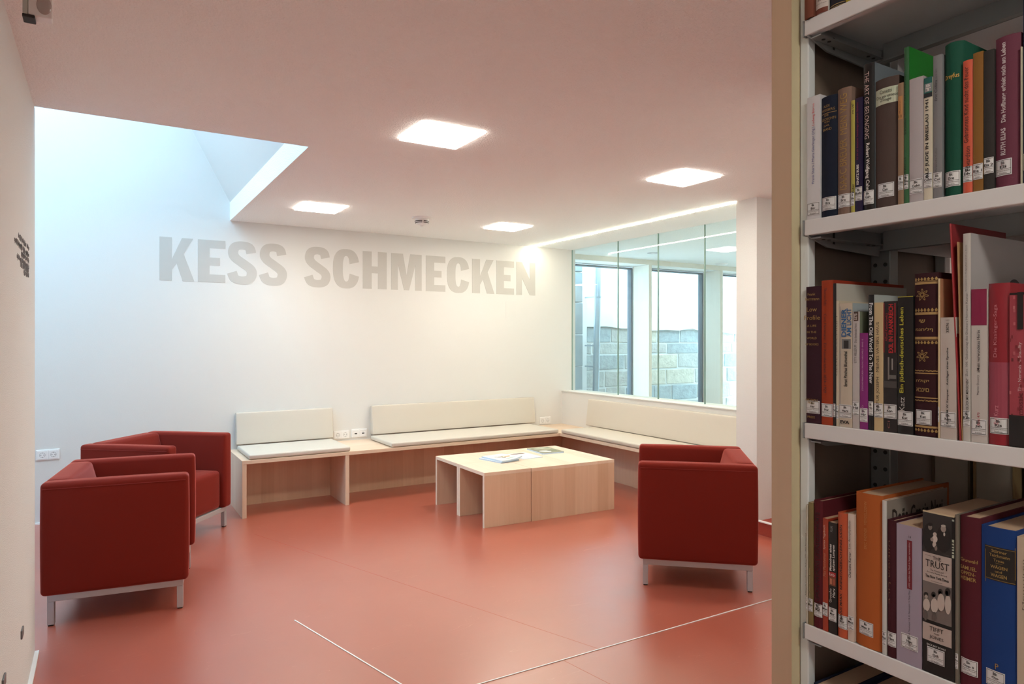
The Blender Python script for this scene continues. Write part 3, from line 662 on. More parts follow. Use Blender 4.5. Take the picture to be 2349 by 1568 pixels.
# ---------------------------------------------------------------- books, measured in zoomed crops of the spines
FR={'Z':(1760,0,3.92),'A':(1820,80,3.564),'B':(2080,60,3.409),'C':(1820,500,2.904),'D':(2070,500,2.8),'E':(1820,1000,2.76),'F':(2070,1000,2.76)}
def P2(fr,u,v):
    a,b,s=FR[fr]; return a+u/s,b+v/s
XB=0.9722
def yat(fr,u): return onX(P2(fr,u,0)[0],0,XB)[1]
def zat(fr,u,v): return onX(*P2(fr,u,v),XB)[2]
def bmat(c,kind='cloth'):
    nm='book_%s_%d_%d_%d'%((kind,)+tuple(c))
    if kind=='cloth': return mat(nm,srgb(*c),0.75,bump=0.3,bscale=1500,spec=0.25,bdist=0.0006)
    return mat(nm,srgb(*c),0.38,spec=0.4)
def imat(c): 
    if c=='gold': return mat('gold_lettering',srgb(165,135,80),0.45,metal=0.2)
    return mat('ink_%d_%d_%d'%tuple(c),srgb(*c),0.55)
BK=1.0
def book(fr,u0,u1,vt,zb,color,label,kind='paper',bulge=None,depth=0.15,blocks=(),texts=(),sticker=None,side=None,sidetext=None,lean=0,group='',hard=None,top=None,sticku=None,stz=0.010,xoff=0.0,round_marks=()):
    y0=min(yat(fr,u0),0.6840); y1=yat(fr,u1); w_=y0-y1-0.0004; yc=(y0+y1)/2; um=(u0+u1)/2
    h_=(top if top else zat(fr,um,vt)-zb)
    hard=(kind=='cloth') if hard is None else hard
    if bulge is None: bulge=min(0.005,w_*0.16) if hard else 0.0006
    xs=XB+xoff
    t=thing('book',label,'book',(xs,yc,zb),group)
    if lean: t.rotation_euler.x=lean
    th=0.0024 if hard else 0.0006; th=min(th,w_*0.3)
    ov=0.0025 if hard else 0.0
    def bx(y): s=(y)/(w_/2); return bulge*min(1,s*s)
    n=8; outer=[]; inner=[]
    for i in range(n+1):
        y=w_/2-w_*i/n; outer.append((bx(y),y))
    for i in range(n+1):
        y=(w_/2-th)-(w_-2*th)*i/n; inner.append((bx(y)+th,y))
    poly=[(depth,w_/2)]+outer+[(depth,-w_/2)]+[(depth,-w_/2+th)]+inner[::-1]+[(depth,w_/2-th)]
    mb=MB(); k=len(poly)
    mb.v=[(a,b,0.0) for a,b in poly]+[(a,b,h_) for a,b in poly]
    for i in range(k): j=(i+1)%k; mb.f.append((i,i+k,j+k,j))
    m_=n+2   # caps as strips
    O=[0]+list(range(1,n+2))+[n+2]; I=[k-1]+list(range(k-2,k-2-(n+1),-1))+[n+3]
    for a in range(len(O)-1):
        mb.f.append((O[a],O[a+1],I[a+1],I[a])); mb.f.append((O[a]+k,I[a]+k,I[a+1]+k,O[a+1]+k))
    mb.v=[(p[0]+xs,p[1]+yc,p[2]+zb) for p in mb.v]
    cov=obj('cover',mb,bmat(color,kind),t,smooth=True)
    pg=MB().box((xs+bulge+th+0.0005,yc-w_/2+th+0.0001,zb+ov+0.0003),(xs+depth-0.003,yc+w_/2-th-0.0001,zb+h_-ov-0.0003)); obj('page_block',pg,M_paper,t)
    def SP(y,z,e): return (xs+bx(y-yc)-e,y,z)
    def patch(ya,yb,za,zb_,e):
        mb=MB(); N=6
        for i in range(N):
            a=ya+(yb-ya)*i/N; b=ya+(yb-ya)*(i+1)/N
            mb.quad(SP(a,za,e),SP(b,za,e),SP(b,zb_,e),SP(a,zb_,e))
        return mb
    def cl(y): return max(yc-w_/2+0.0001,min(yc+w_/2-0.0001,y))
    if side: obj('cover_front',MB().quad((xs+bulge+0.001,yc-w_/2-0.0002,zb+0.0005),(xs+depth,yc-w_/2-0.0002,zb+0.0005),(xs+depth,yc-w_/2-0.0002,zb+h_),(xs+bulge+0.001,yc-w_/2-0.0002,zb+h_)),bmat(side,kind),t)
    if sidetext:
        body,x0,x1,z0_,z1_,c,b=sidetext; mb=MB()
        put(mb,body,b,lambda a,q:(xs+x0+(x1-x0)*a,yc-w_/2-0.0006,zb+h_-z1_+(z1_-z0_)*q)); obj('cover_text',mb,imat(c),t)
    for bi,(a,v0,b,v1,c) in enumerate(blocks):
        um_=(a+b)/2; mb=patch(cl(yat(fr,a)),cl(yat(fr,b)),max(zb+0.0002,zat(fr,um_,v1)),zat(fr,um_,v0),0.00035+bi*0.00004); obj('printed_panel',mb,imat(c),t)
    grp={}
    for (body,mode,a,v0,b,v1,c,*bo) in texts:
        bo=bo[0] if bo else 0.0
        mb=grp.setdefault(str(c),(MB(),c))[0]
        um_=(a+b)/2; Z0=zat(fr,um_,v1); Z1=zat(fr,um_,v0); Ya=yat(fr,a); Yb=yat(fr,b)   # Ya>Yb
        if mode=='h': f=lambda p,q:SP(Ya+(Yb-Ya)*p,Z0+(Z1-Z0)*q,0.0009)
        elif mode=='u': f=lambda p,q:SP(Yb+(Ya-Yb)*q,Z0+(Z1-Z0)*p,0.0009)
        else: f=lambda p,q:SP(Ya+(Yb-Ya)*q,Z1+(Z0-Z1)*p,0.0009)
        put(mb,body,bo,f)
    for k_,(mb,c) in grp.items(): obj('spine_text',mb,imat(c),t)
    for (mb,c) in round_marks: pass
    if sticker is not None:
        if sticku: ya,yb=yat(fr,sticku[0]),yat(fr,sticku[1])
        else:
            ww=min(w_-0.0006,0.0245); ya=yc+ww/2+(w_/2-ww/2)*0.3 if w_>0.026 else yc+ww/2; yb=ya-ww
        ya,yb=cl(ya),cl(yb); s0=zb+stz; s1=s0+0.0205
        st=obj('shelf_label',patch(ya,yb,s0,s1,0.00055),M_stick,t)
        mb=MB(); ww=ya-yb; e=0.0009
        def rect(p0,q0,p1,q1):
            N=4
            for i in range(N):
                pa=p0+(p1-p0)*i/N; pb=p0+(p1-p0)*(i+1)/N
                mb.quad(SP(ya-ww*pa,s0+(s1-s0)*q0,e),SP(ya-ww*pb,s0+(s1-s0)*q0,e),SP(ya-ww*pb,s0+(s1-s0)*q1,e),SP(ya-ww*pa,s0+(s1-s0)*q1,e))
        rect(0.04,0.05,0.96,0.075); rect(0.04,0.92,0.96,0.945); rect(0.04,0.38,0.96,0.40)
        if ww>0.016: rect(0.04,0.05,0.06,0.945); rect(0.94,0.05,0.96,0.945)
        c_=0.5
        def tx(body,p0,p1,q0,q1,bo): put(mb,body,bo,lambda p,q:SP(ya-ww*(p0+(p1-p0)*p),s0+(s1-s0)*(q0+(q1-q0)*q),e))
        fw=min(0.42,0.0048/ww); tx('Bk',c_-fw/2,c_+fw/2,0.70,0.87,0.02)
        if sticker: fw2=min(0.92,0.0026*len(sticker)/ww); tx(sticker,c_-fw2/2,c_+fw2/2,0.45,0.63,0.02)
        tx('Jüdisches Museum',0.1,0.9,0.24,0.33,0.0); tx('Franken',0.28,0.72,0.10,0.19,0.0)
        obj('label_print',mb,M_ink,st)
    return t
G='gold'; K_=(28,27,28); W_=(215,212,210)
UP='books on the upper shelf'; MI='books on the middle shelf'; LO='books on the lower shelf'
z=ZS[1]+0.001
book('A',110,217,500,z,(205,207,214),'white paperback first on the upper shelf with red and blue spine print',group=UP,sticker='Bör',stz=0.006,texts=[('Ludwig Börne','u',155,560,180,742,(200,80,85)),('Frank Stern / Maria Gierlinger (Hg.)','u',152,752,180,1215,(85,90,150))])
book('A',219,351,497,z,(22,31,50),'navy cloth book with short gold lines, second on the upper shelf',kind='cloth',group=UP,sticker='Bra',texts=[('ALEX','h',245,572,300,592,G),('WEISSBERG','h',224,603,335,623,G),('DIE','h',255,648,290,666,G),('GESCHICHTE','h',222,676,342,696,G),('VON','h',252,703,296,721,G),('JOEL','h',247,733,298,752,G),('BRAND','h',240,762,312,782,G)],blocks=[(222,634,345,638,(165,135,80))])
book('A',353,467,432,z,(128,106,95),'taupe cloth book with large gold capitals MEIN WEG',kind='cloth',group=UP,sticker='Bre',texts=[('MEIN WEG','u',380,482,438,812,G),('ISAAC BREUER','u',378,852,436,1265,G)])
book('A',469,501,535,z,(172,166,82),'thin yellow green paperback marked 147 on the upper shelf',group=UP,sticker='Bube',texts=[('rm 147','u',478,560,497,645,K_),('Buber','u',480,1218,499,1290,K_)])
book('A',503,564,512,z,(33,27,62),'indigo paperback with dim red title, between yellow and black spines',group=UP,sticker='Bubi',stz=0.016,texts=[('Ich bin ein deutscher Staatsbürger jüdischen Glaubens','u',518,552,536,1020,(150,40,70)),('IGNATZ BUBIS','u',518,1060,537,1225,W_,0.03)])
book('A',566,654,232,z,(27,26,28),'tall black book titled THE ART OF BELONGING',group=UP,hard=True,side=(105,115,125),sticker='Cah',stz=0.008,texts=[('THE ART OF BELONGING','d',582,305,620,850,(205,180,178)),('Robert Wolfgang Cahn','d',588,885,625,1270,W_,0.025)])
book('A',656,851,350,z,(78,65,62),'thick brown cloth book with pale title patch Die gerettete Zunge',kind='cloth',group=UP,sticker='Can',sticku=(685,818),stz=0.014,blocks=[(660,430,850,562,(185,195,175))],texts=[('Canetti','h',705,444,803,474,(60,60,55)),('Die gerettete','h',674,484,846,516,(60,60,55)),('Zunge','h',708,514,800,546,(60,60,55))])
book('A',853,901,392,z,(146,122,98),'thin kraft brown booklet with small orange slip',group=UP,sticker='Cohe',stz=0.020,blocks=[(857,500,893,690,(185,135,85))],texts=[('Memoiren','u',868,540,878,640,(90,60,40)),('||','h',862,655,886,678,(60,45,35))])
book('A',903,944,100,z,(52,102,66),'tall slim green paperback with bright green cover',group=UP,side=(33,118,42),sticker='Cohe',stz=0.020,texts=[('Memoiren des Freiwilligen Jägers Löser Cohen','u',905,150,922,665,K_),('Erik Lindner','u',908,680,924,812,K_),('HENTRICH','u',908,1005,924,1225,(30,60,40))])
book('B',17,130,402,z,(172,167,172),'pale grey linen book with blank spine',kind='cloth',group=UP,sticker='Cohn',bulge=0.001,stz=0.011)
book('B',132,201,405,z,(205,200,184),'cream paperback titled ALS JUDE IN BRESLAU 1941',group=UP,sticker='Cohn',stz=0.016,blocks=[(132,400,201,522,(22,95,90)),(140,448,196,512,(140,145,150)),(132,522,201,556,(32,36,42))],texts=[('ALS JUDE IN BRESLAU 1941','u',147,575,180,1195,K_,0.025),('B','h',155,455,185,475,W_,0.02),('T','h',150,482,190,506,W_,0.04)])
book('B',203,275,226,z,(126,127,132),'tall grey book with faint dark lettering, left of the green one',kind='cloth',group=UP,sticker='Col',bulge=0.001,stz=0.014,texts=[('Eric Collins','u',220,422,241,585,(62,62,66),0.01),('1917-1993','u',228,335,240,410,(85,85,90)),('Margarethe Collins','u',225,952,241,1140,(82,82,86))])
book('B',279,432,125,z,(20,76,60),'thick dark green cloth book with one gold word high on its spine',kind='cloth',group=UP,bulge=0.007,sticker='Dre',sticku=(285,410),stz=0.012,texts=[('Dreyfus','h',290,372,405,420,(205,165,80),0.01)])
book('B',434,514,265,z,(203,90,66),'orange book with dark title about a burnt child',group=UP,hard=True,sticker='Edv',stz=0.014,texts=[('Edvardson','u',460,940,496,1135,(45,30,35)),('Gebranntes Kind sucht das Feuer','u',446,320,484,915,(45,30,35))])
book('B',516,597,203,z,(132,92,42),'ochre brown book with blank spine on the upper shelf',group=UP,hard=True,bulge=0.0008,sticker='Eis 1',stz=0.015)
book('B',599,682,186,z,(52,50,50),'charcoal book with blank spine beside the plum one',kind='cloth',group=UP,sticker='Eis 2',bulge=0.001,stz=0.020)
book('B',684,884,70,z,(104,54,72),'thick plum cloth book with white upright lettering',kind='cloth',group=UP,sticker='Eli',sticku=(685,822),stz=0.014,texts=[('RUTH ELIAS','u',733,797,775,1008,(200,190,195),0.03),('Die Hoffnung erhielt mich am Leben','u',737,127,787,750,(200,190,195),0.03),('P','h',737,1066,767,1098,(180,165,170))])
book('B',886,900,160,z,(175,170,150),'thin cream booklet at the right edge of the upper shelf',group=UP)
book('B',902,1040,-60,z,(28,42,76),'tall navy book cut by the right edge of the view, upper shelf',kind='cloth',group=UP,sticker='Els',sticku=(905,1030),stz=0.016,top=0.262)
# top shelf: only the feet of the books show
z=ZS[0]+0.001; TP='books on the topmost shelf'
book('Z',303,428,0,z,(118,68,54),'worn reddish brown leather book, first on the topmost shelf',kind='cloth',group=TP,top=0.24,xoff=-0.006)
book('Z',432,545,0,z,(205,200,196),'book with white label above a brown foot, second on the topmost shelf',kind='cloth',group=TP,top=0.23,xoff=-0.002,blocks=[(432,75,545,140,(110,58,45))],texts=[('20','h',460,-8,500,12,K_,0.02),('Jüdisches Museum','h',440,30,535,42,K_)])
book('Z',549,700,0,z,(34,38,50),'dark book with two gold rings near its foot on the topmost shelf',kind='cloth',group=TP,top=0.25,blocks=[(549,30,700,38,(150,125,80)),(549,50,700,56,(150,125,80))])
book('Z',703,760,0,z,(168,155,50),'yellow book on the topmost shelf beside the dark one',group=TP,top=0.21)
book('Z',763,900,0,z,(60,60,64),'grey book on the topmost shelf right of the yellow one',kind='cloth',group=TP,top=0.22)
# middle shelf
z=ZS[2]+0.001
book('C',69,183,455,z,(54,28,41),'dark aubergine book titled Low Profile in gold, first on the middle shelf',kind='cloth',group=MI,sticker='Her',sticku=(82,175),stz=0.016,bulge=0.001,texts=[('Frank','h',96,498,148,516,G),('Herrmann','h',78,527,172,548,G),('Low','h',90,593,158,622,G),('Profile','h',72,648,177,678,G),('A LIFE','h',92,710,154,724,G),('IN THE','h',92,752,154,766,G),('WORLD','h',90,792,157,806,G),('OF BOOKS','h',80,833,168,847,G),('OAK KNOLL','h',80,1203,165,1219,G),('PRESS','h',97,1222,143,1236,G),('PRESS','h',95,1317,145,1331,G)])
book('C',185,262,414,z,(156,62,36),'orange red book with dark downward lettering, second on the middle shelf',kind='cloth',group=MI,depth=0.20,bulge=0.001,side=(150,52,30),sticker='Her',stz=0.013,texts=[('Thomas Föhl','d',206,465,222,580,(60,35,40)),('Curt Herrmann','d',205,637,222,812,(60,35,40)),('Ein Künstlerleben 1854–1929','d',204,833,222,1163,(60,35,40))])
book('C',263,282,434,z,(26,26,28),'black spined thin book with pale cover starting GENEALO',group=MI,hard=True,depth=0.20,side=(186,186,180),sticker='He',stz=0.014,sidetext=('GENEALOGY',0.045,0.155,0.028,0.048,(70,65,60),0.0))
book('C',283,302,550,z,(196,188,170),'thin cream booklet with minute print on the middle shelf',group=MI,sticker='Hed',stz=0.012,texts=[('GEDENKSCHRIFT','u',286,640,295,1050,(130,120,110))])
book('C',303,391,567,z,(192,182,167),'cream paperback with blue title DIENER AM LICHT',group=MI,side=(165,178,186),sticker='Herz',stz=0.014,blocks=[(322,805,382,870,(120,122,125)),(336,815,368,868,(48,46,48)),(310,588,313,1240,(120,125,135))],texts=[('DIENER','u',321,603,354,790,(38,95,150),0.03),('AM LICHT','u',357,600,387,790,(38,95,150),0.02),('Ernst Pinchas Blumenthal','u',338,887,361,1120,K_,0.02),('EVA','h',313,1347,374,1369,K_,0.04)])
book('C',392,439,622,z,(184,180,182),'thin white paperback with brown box 5575',group=MI,side=(120,128,110),sticker='Hil',stz=0.020,blocks=[(402,622,432,684,(72,52,44))],texts=[('5575','u',408,635,426,678,W_,0.02),('Das denkende Herz','u',409,702,424,830,(80,80,84)),('ETTY HILLESUM','u',406,845,423,962,(80,80,84))])
book('C',441,496,765,z,(130,38,120),'small purple paperback on the middle shelf',group=MI,sticker='Hir',stz=0.011,texts=[('JÜDISCHE MINIATUREN • MAGNUS HIRSCHFELD • BAND 15','u',456,805,470,1150,(205,160,200)),('HENTRICH','u',457,1245,469,1300,(190,140,185))])
book('C',498,534,510,z,(27,27,31),'black book with white downward title From The Old World To The New',group=MI,side=(170,180,182),sticker='Ho',stz=0.022,depth=0.17,texts=[('From The Old World To The New','d',507,565,532,1100,(200,200,205),0.02)])
book('C',536,598,562,z,(192,173,135),'sand coloured book titled MEINES VATERS HAUS',group=MI,sticker='Jos',stz=0.020,texts=[('ARTUR JOSEPH · MEINES VATERS HAUS','u',553,692,578,1285,(60,50,45))])
book('C',599,689,553,z,(38,36,38),'black paperback with red bars titled EXIL IN FRANKREICH',group=MI,side=(135,132,130),sticker='Kan',stz=0.020,blocks=[(598,566,606,895,(150,38,42)),(673,566,681,895,(150,38,42)),(630,925,640,1075,(125,122,120)),(640,1045,684,1070,(105,102,100)),(655,935,664,1010,(140,137,134)),(600,1085,689,1130,(70,66,66))],texts=[('EXIL IN FRANKREICH','u',636,572,667,898,(175,40,45),0.03),('Alfred Kantorowicz','u',612,632,630,820,(165,40,45)),('Cl','u',630,1350,645,1400,(150,90,90))])
book('C',692,797,523,z,(24,24,26),'black book with yellow title about Jewish German life',group=MI,hard=True,bulge=0.001,sticker='Kat',stz=0.012,blocks=[(692,521,797,526,(170,165,50))],texts=[('Ein jüdisch-deutsches Leben','u',708,594,744,1163,(185,180,55),0.015),('Katz','u',708,1192,742,1283,(190,190,190))])
# leather volume with gilt bands, flowers and Hebrew words
lb=book('D',70,224,352,z,(50,20,28),'dark maroon leather volume with gilt bands, flowers and Hebrew words',kind='cloth',group=MI,bulge=0.004,depth=0.18,sticker='Kat',sticku=(82,186),stz=0.016,hard=True,
    blocks=[(72,402,222,405,(165,135,85)),(72,409,222,424,(165,135,85)),(72,604,222,620,(165,135,85)),(72,762,222,777,(165,135,85)),(72,781,222,784,(165,135,85)),(72,993,222,1000,(165,135,85)),(72,1150,222,1157,(165,135,85)),(72,1333,222,1346,(165,135,85))],
    texts=[('יש','h',106,650,148,672,G,0.02),('מנחילין','h',80,704,194,730,G,0.02),('חלוקי','h',84,1034,172,1058,G,0.02),('אבנים','h',86,1090,172,1114,G,0.02)]+
          [(g,'h',74,a,222,b,G,0.02) for g,a,b in (('♣♣♣♣♣♣♣',380,400),('♣♣♣♣♣♣♣',578,600),('♣♣♣♣♣♣♣',788,808),('~~~·~~~',972,986),('~~~·~~~',1164,1178),('♣♣♣♣♣♣♣',1352,1372))])
def gilt_flower(v0,v1):
    mb=MB(); um=128; Z0=zat('D',um,v1); Z1=zat('D',um,v0); zc=(Z0+Z1)/2; R=(Z1-Z0)/2; yc=yat('D',um); oy=yat('D',147); bl=0.004; hw=(yat('D',70)-yat('D',224))/2
    def S(y,zv): s=(y-oy)/hw; return (XB+bl*min(1,s*s)-0.0009,y,zv)
    for k in range(7):
        a=math.radians(90+k*360/7); pts=[]; N=10
        for i in range(N+1):
            t_=2*math.pi*i/N; px=0.58*R+0.42*R*math.cos(t_); py=0.17*R*math.sin(t_); qx=0.58*R+0.30*R*math.cos(t_); qy=0.09*R*math.sin(t_)
            pts.append(((px*math.cos(a)-py*math.sin(a),px*math.sin(a)+py*math.cos(a)),(qx*math.cos(a)-qy*math.sin(a),qx*math.sin(a)+qy*math.cos(a))))
        for i in range(N):
            (o0,i0),(o1,i1)=pts[i],pts[i+1]; mb.quad(*[S(yc-p[0]*1.05,zc+p[1]) for p in (o0,o1,i1,i0)])
    obj('gilt_flower',mb,imat(G),lb)
gilt_flower(452,532); gilt_flower(845,925)
book('D',226,240,388,z,(200,180,145),'plain cream booklet standing behind a white paperback',group=MI,side=(176,128,98),sticker='Kar',stz=0.022,depth=0.16)
book('D',242,346,637,z,(186,178,174),'off white paperback numbered 33076',group=MI,sticker='Kem',stz=0.016,texts=[('33076','u',284,672,301,735,K_,0.01),('1680','h',280,650,304,660,(120,110,105)),('Ankläger einer Epoche','u',284,832,301,1073,K_,0.02),('Robert M. W. Kempner','u',284,1098,301,1320,K_,0.02)])
book('D',364,377,30,z,(150,45,52),'tall thin red brochure leaning left on the middle shelf',group=MI,side=(130,38,44),lean=-0.043,depth=0.155,sticker=None,top=zat('D',335,30)-z)
book('D',379,386,150,z,(170,135,100),'thin tan booklet with dark edge between red brochure and white volume',group=MI,lean=-0.022,depth=0.12,top=zat('D',370,150)-z)
book('D',388,438,98,z,(188,186,184),'tall white book with large grey cover and dark oval mark',group=MI,side=(165,164,168),depth=0.20,sticker='Kes',stz=0.020,texts=[('HATTE GLÜCK MIT MENSCHEN"','u',407,1030,426,1290,K_,0.01),('Zum 100. Geburtstag des Dichters Hermann Kesten','u',408,480,426,1015,(90,88,90)),('Herausgegeben von Wolfgang Buhl und Ulf von Dewitz','u',406,172,416,470,(90,88,90))],sidetext=('●',0.10,0.145,0.055,0.10,(62,62,68),0.0))
book('D',440,543,460,z,(190,186,184),'white paperback with magenta top block on the middle shelf',group=MI,hard=False,sticker='Jah',stz=0.010,blocks=[(440,455,543,688,(130,22,66))],texts=[('»Mein verwundetes Herz«','u',480,717,499,992,K_,0.01),('Martin Doerry','u',480,1007,498,1135,(60,60,62)),('Band 470','u',482,1248,499,1330,(165,50,62))])
book('D',545,684,417,z,(140,30,44),'red book with a paler pink lower half and pink upright lettering',group=MI,hard=True,sticker='Kis',sticku=(558,678),stz=0.014,blocks=[(545,925,684,1330,(150,62,82))],texts=[('Die Kissinger-Saga','u',585,555,614,893,(205,130,140)),('Evi Kurz','u',588,1202,618,1323,(205,130,145))])
nb_=[(686,492,830,1268,(160,62,76))]
for i in range(34):
    a=686+random.randint(0,9)*14; v=500+random.randint(0,36)*21; nb_.append((a,v,a+14,v+21,random.choice([(130,40,52),(185,95,105),(105,32,42),(190,110,118)])))
nb_+=[(742,475,781,715,(22,20,22)),(686,1268,830,1465,(24,22,24))]
book('D',686,830,477,z,(30,24,26),'pink pixel patterned book titled The Nemesis of Stability',group=MI,sticker='Kis',sticku=(698,828),stz=0.017,blocks=nb_,texts=[('Holger Klitzing','u',752,582,768,707,W_,0.01),('The Nemesis of Stability','u',744,797,772,1113,(215,190,195)),('mosaic','u',746,1122,776,1262,(105,30,42),0.03),('30','h',732,1417,790,1443,W_,0.03)])
# lower shelf
z=ZS[3]+0.001
book('E',69,91,433,z,(184,180,170),'thin pale booklet first on the lower shelf',group=LO,sticker='Luc',stz=0.022,depth=0.16,texts=[('Rabbiner Dr. Leopold Lucas • Marburg 1872 – 1943 Theresienstadt','u',75,612,85,1005,(70,68,66))])
book('E',93,124,420,z,(126,112,74),'thin khaki paperback second on the lower shelf',group=LO,sticker='Maa',stz=0.022,texts=[('Maja · Das Leben meines Vaters','u',98,832,111,1070,(190,180,140))])
book('E',126,182,408,z,(86,26,36),'dark red book with black capitals LEBENSGESCHICHTE',kind='cloth',group=LO,depth=0.19,sticker='Mai',stz=0.018,bulge=0.002,texts=[('SALOMON MAIMONS LEBENSGESCHICHTE','u',140,480,167,1095,(34,20,24))])
book('E',184,219,520,z,(158,58,38),'thin rust red paperback titled Spätes Tagebuch',group=LO,sticker='Man',stz=0.024,texts=[('Spätes Tagebuch','u',190,562,206,715,(215,180,160)),('Max Mannheimer','u',190,737,206,885,(185,130,100))])
book('E',221,274,547,z,(32,30,30),'black pocket book with small red square and orange picture',group=LO,sticker='Mar',stz=0.020,blocks=[(225,860,268,890,(170,40,46)),(225,890,268,946,(120,70,50)),(232,900,245,935,(190,120,90)),(250,905,264,942,(160,80,60))],texts=[('72232','u',237,567,249,605,(150,150,150)),('Memoiren eines','u',228,682,244,850,W_,0.02),('spitzen Lumpen','u',248,687,266,853,W_,0.02),('btb','h',230,866,262,884,W_),('Groucho','u',228,962,244,1050,W_),('Marx','u',249,962,266,1020,W_)])
book('E',276,342,487,z,(188,84,52),'orange book with black slanted capitals KRIEGSTAGEBUCH',group=LO,hard=True,sticker='Mar',stz=0.014,texts=[('JULIUS MARX · KRIEGSTAGEBUCH EINES JUDEN','u',294,562,314,1165,(50,30,30),0.02)])
book('E',344,384,492,z,(204,192,184),'thin white paperback titled Lise, Atomphysikerin',group=LO,sticker='Meit',stz=0.018,texts=[('Lise, Atomphysikerin','u',350,534,367,712,(60,52,52)),('Charlotte Kerner','u',350,732,367,895,(60,52,52),0.01)])
book('E',386,559,366,z,(170,90,42),'thickest orange brown cloth book with faint title, lower shelf',kind='cloth',group=LO,depth=0.19,sticker='Men F',sticku=(412,505),stz=0.018,texts=[('ERIC WERNER   MENDELSSOHN','u',448,414,466,712,(186,122,68))])
book('E',561,589,407,z,(196,200,200),'thin white book right of the thickest orange one, black ornate letters on its cover',group=LO,depth=0.17,side=(142,134,128),sticker='Nas',stz=0.014,sidetext=('Doña Gracia Nasi',0.015,0.155,0.014,0.040,(46,38,36),0.02))
book('E',591,649,532,z,(66,26,36),'dark wine book with worn top on the lower shelf',kind='cloth',group=LO,sticker='Nat',stz=0.016,texts=[('ברוך שפינוזה','u',602,660,618,1060,(105,70,48))])
book('E',651,812,567,z,(156,147,166),'lavender marbled book with a narrow red title bar',group=LO,hard=False,sticker='Neu',sticku=(682,790),stz=0.022,blocks=[(720,660,752,968,(112,26,40))],texts=[('18','h',730,630,747,645,(60,55,60)),('»Wir wollen den Fluch in Segen verwandeln«','u',730,672,744,958,(190,160,165)),('A. Neumeyer / A. K. Neumeyer / I. Noy-Meir','u',729,975,744,1255,(70,65,75)),('Jüdisches Museum','u',729,1262,746,1330,(60,55,60))])
th=book('F',127,330,495,z,(22,21,22),'thick paperback with black and white photographs titled THE TRUST',group=LO,sticker='Och',sticku=(157,268),stz=0.016,depth=0.155,
  blocks=[(128,495,312,748,(44,41,42)),(128,485,330,496,(195,180,150)),(128,750,312,935,(178,165,160)),(128,935,312,1178,(112,104,102)),(128,1200,312,1310,(178,165,160)),
   (314,528,328,540,(150,160,150)),(314,655,328,772,(170,175,160)),(314,672,326,680,K_),(314,690,326,700,K_),(314,708,326,716,K_),(314,726,328,734,K_),(314,745,328,752,K_),(146,752,185,754,(90,80,80)),(262,752,298,754,(90,80,80)),(182,922,255,924,(90,80,80))],
  texts=[('THE','h',194,764,246,787,K_),('TRUST','h',148,793,297,838,K_),('The Private and','h',178,848,262,860,(60,55,55)),('Powerful Family Behind','h',158,866,283,878,(60,55,55)),('The New York Times','h',147,888,295,907,K_,0.025),('TIFFT','h',174,1213,261,1240,K_),('AND','h',200,1248,235,1258,(60,55,55)),('JONES','h',174,1268,262,1294,K_),('BACK BAY BOOKS','h',156,1326,276,1338,(190,190,190),0.02)])
def photo_marks(items):
    byc={}
    oy=yat('F',228.5); hw=(yat('F',127)-yat('F',330))/2
    for (u,v,ru,rv,c) in items:
        mb=byc.setdefault(c,MB()); q=[]
        for i in range(14):
            a=2*math.pi*i/14; uu=u+ru*math.cos(a); vv=v+rv*math.sin(a); q.append((XB-0.00075-0.00004*len(byc),yat('F',uu),zat('F',uu*0.5+u*0.5,vv)))
        mb.quad(*q)
    for c,mb in byc.items(): obj('photo_print',mb,imat(c),th)
photo_marks([(168,640,36,90,(24,23,24)),(262,650,46,88,(26,25,26)),(178,575,13,18,(120,110,104)),(178,557,16,11,(18,17,18)),(262,585,17,22,(150,140,134)),(262,567,15,8,(175,168,162)),(208,620,12,13,(186,176,170)),(208,650,17,24,(200,190,186)),(205,685,12,18,(190,180,176)),(190,652,10,12,(150,140,134)),(215,708,9,16,(120,110,104)),(268,620,6,12,(190,184,180)),
  (152,1000,14,16,(30,27,27)),(154,1012,10,11,(160,150,144)),(156,1065,22,40,(185,176,170)),(150,1130,12,34,(90,82,80)),(200,1000,14,18,(30,27,27)),(202,1010,10,11,(160,150,144)),(206,1070,24,46,(188,178,172)),(206,1140,14,30,(90,82,80)),(244,985,15,20,(30,27,27)),(242,992,10,13,(160,150,144)),(248,1050,24,56,(184,174,168)),(290,985,18,26,(30,27,27)),(284,990,10,14,(160,150,144)),(292,1065,20,62,(186,176,170))])
book('F',332,355,497,z,(116,110,100),'thin grey hardback between THE TRUST and a maroon book',group=LO,hard=True,sticker='Op',stz=0.020,depth=0.17)
book('F',357,492,512,z,(82,28,40),'maroon book with four short lines of gold lettering, beside the blue one',kind='cloth',group=LO,depth=0.19,sticker='Opp S',sticku=(366,474),stz=0.018,texts=[('Grunwald','h',364,776,474,798,G,0.01),('SAMUEL','h',364,822,468,846,G,0.01),('OPPEN-','h',366,856,462,880,G,0.01),('HEIMER','h',366,890,466,914,G,0.01)])
book('F',494,722,582,z,(26,60,124),'large bright blue book with black gold framed title panel',kind='cloth',group=LO,depth=0.20,bulge=0.003,sticker='Opp',sticku=(528,650),stz=0.016,
  blocks=[(518,705,716,922,(26,24,24)),(523,711,711,714,(140,112,60)),(523,913,711,916,(140,112,60)),(523,711,526,916,(140,112,60)),(708,711,711,916,(140,112,60)),(588,806,634,808,(140,112,60))],
  texts=[('Stürmer','h',565,722,662,742,G,0.01),('Teichmann','h',550,750,680,770,G,0.01),('Treue','h',578,780,645,798,G,0.01),('WÄGEN','h',558,818,665,842,G,0.02),('und','h',588,850,632,866,G,0.01),('WAGEN','h',560,874,662,896,G,0.02),('P','h',588,1440,610,1475,G)])
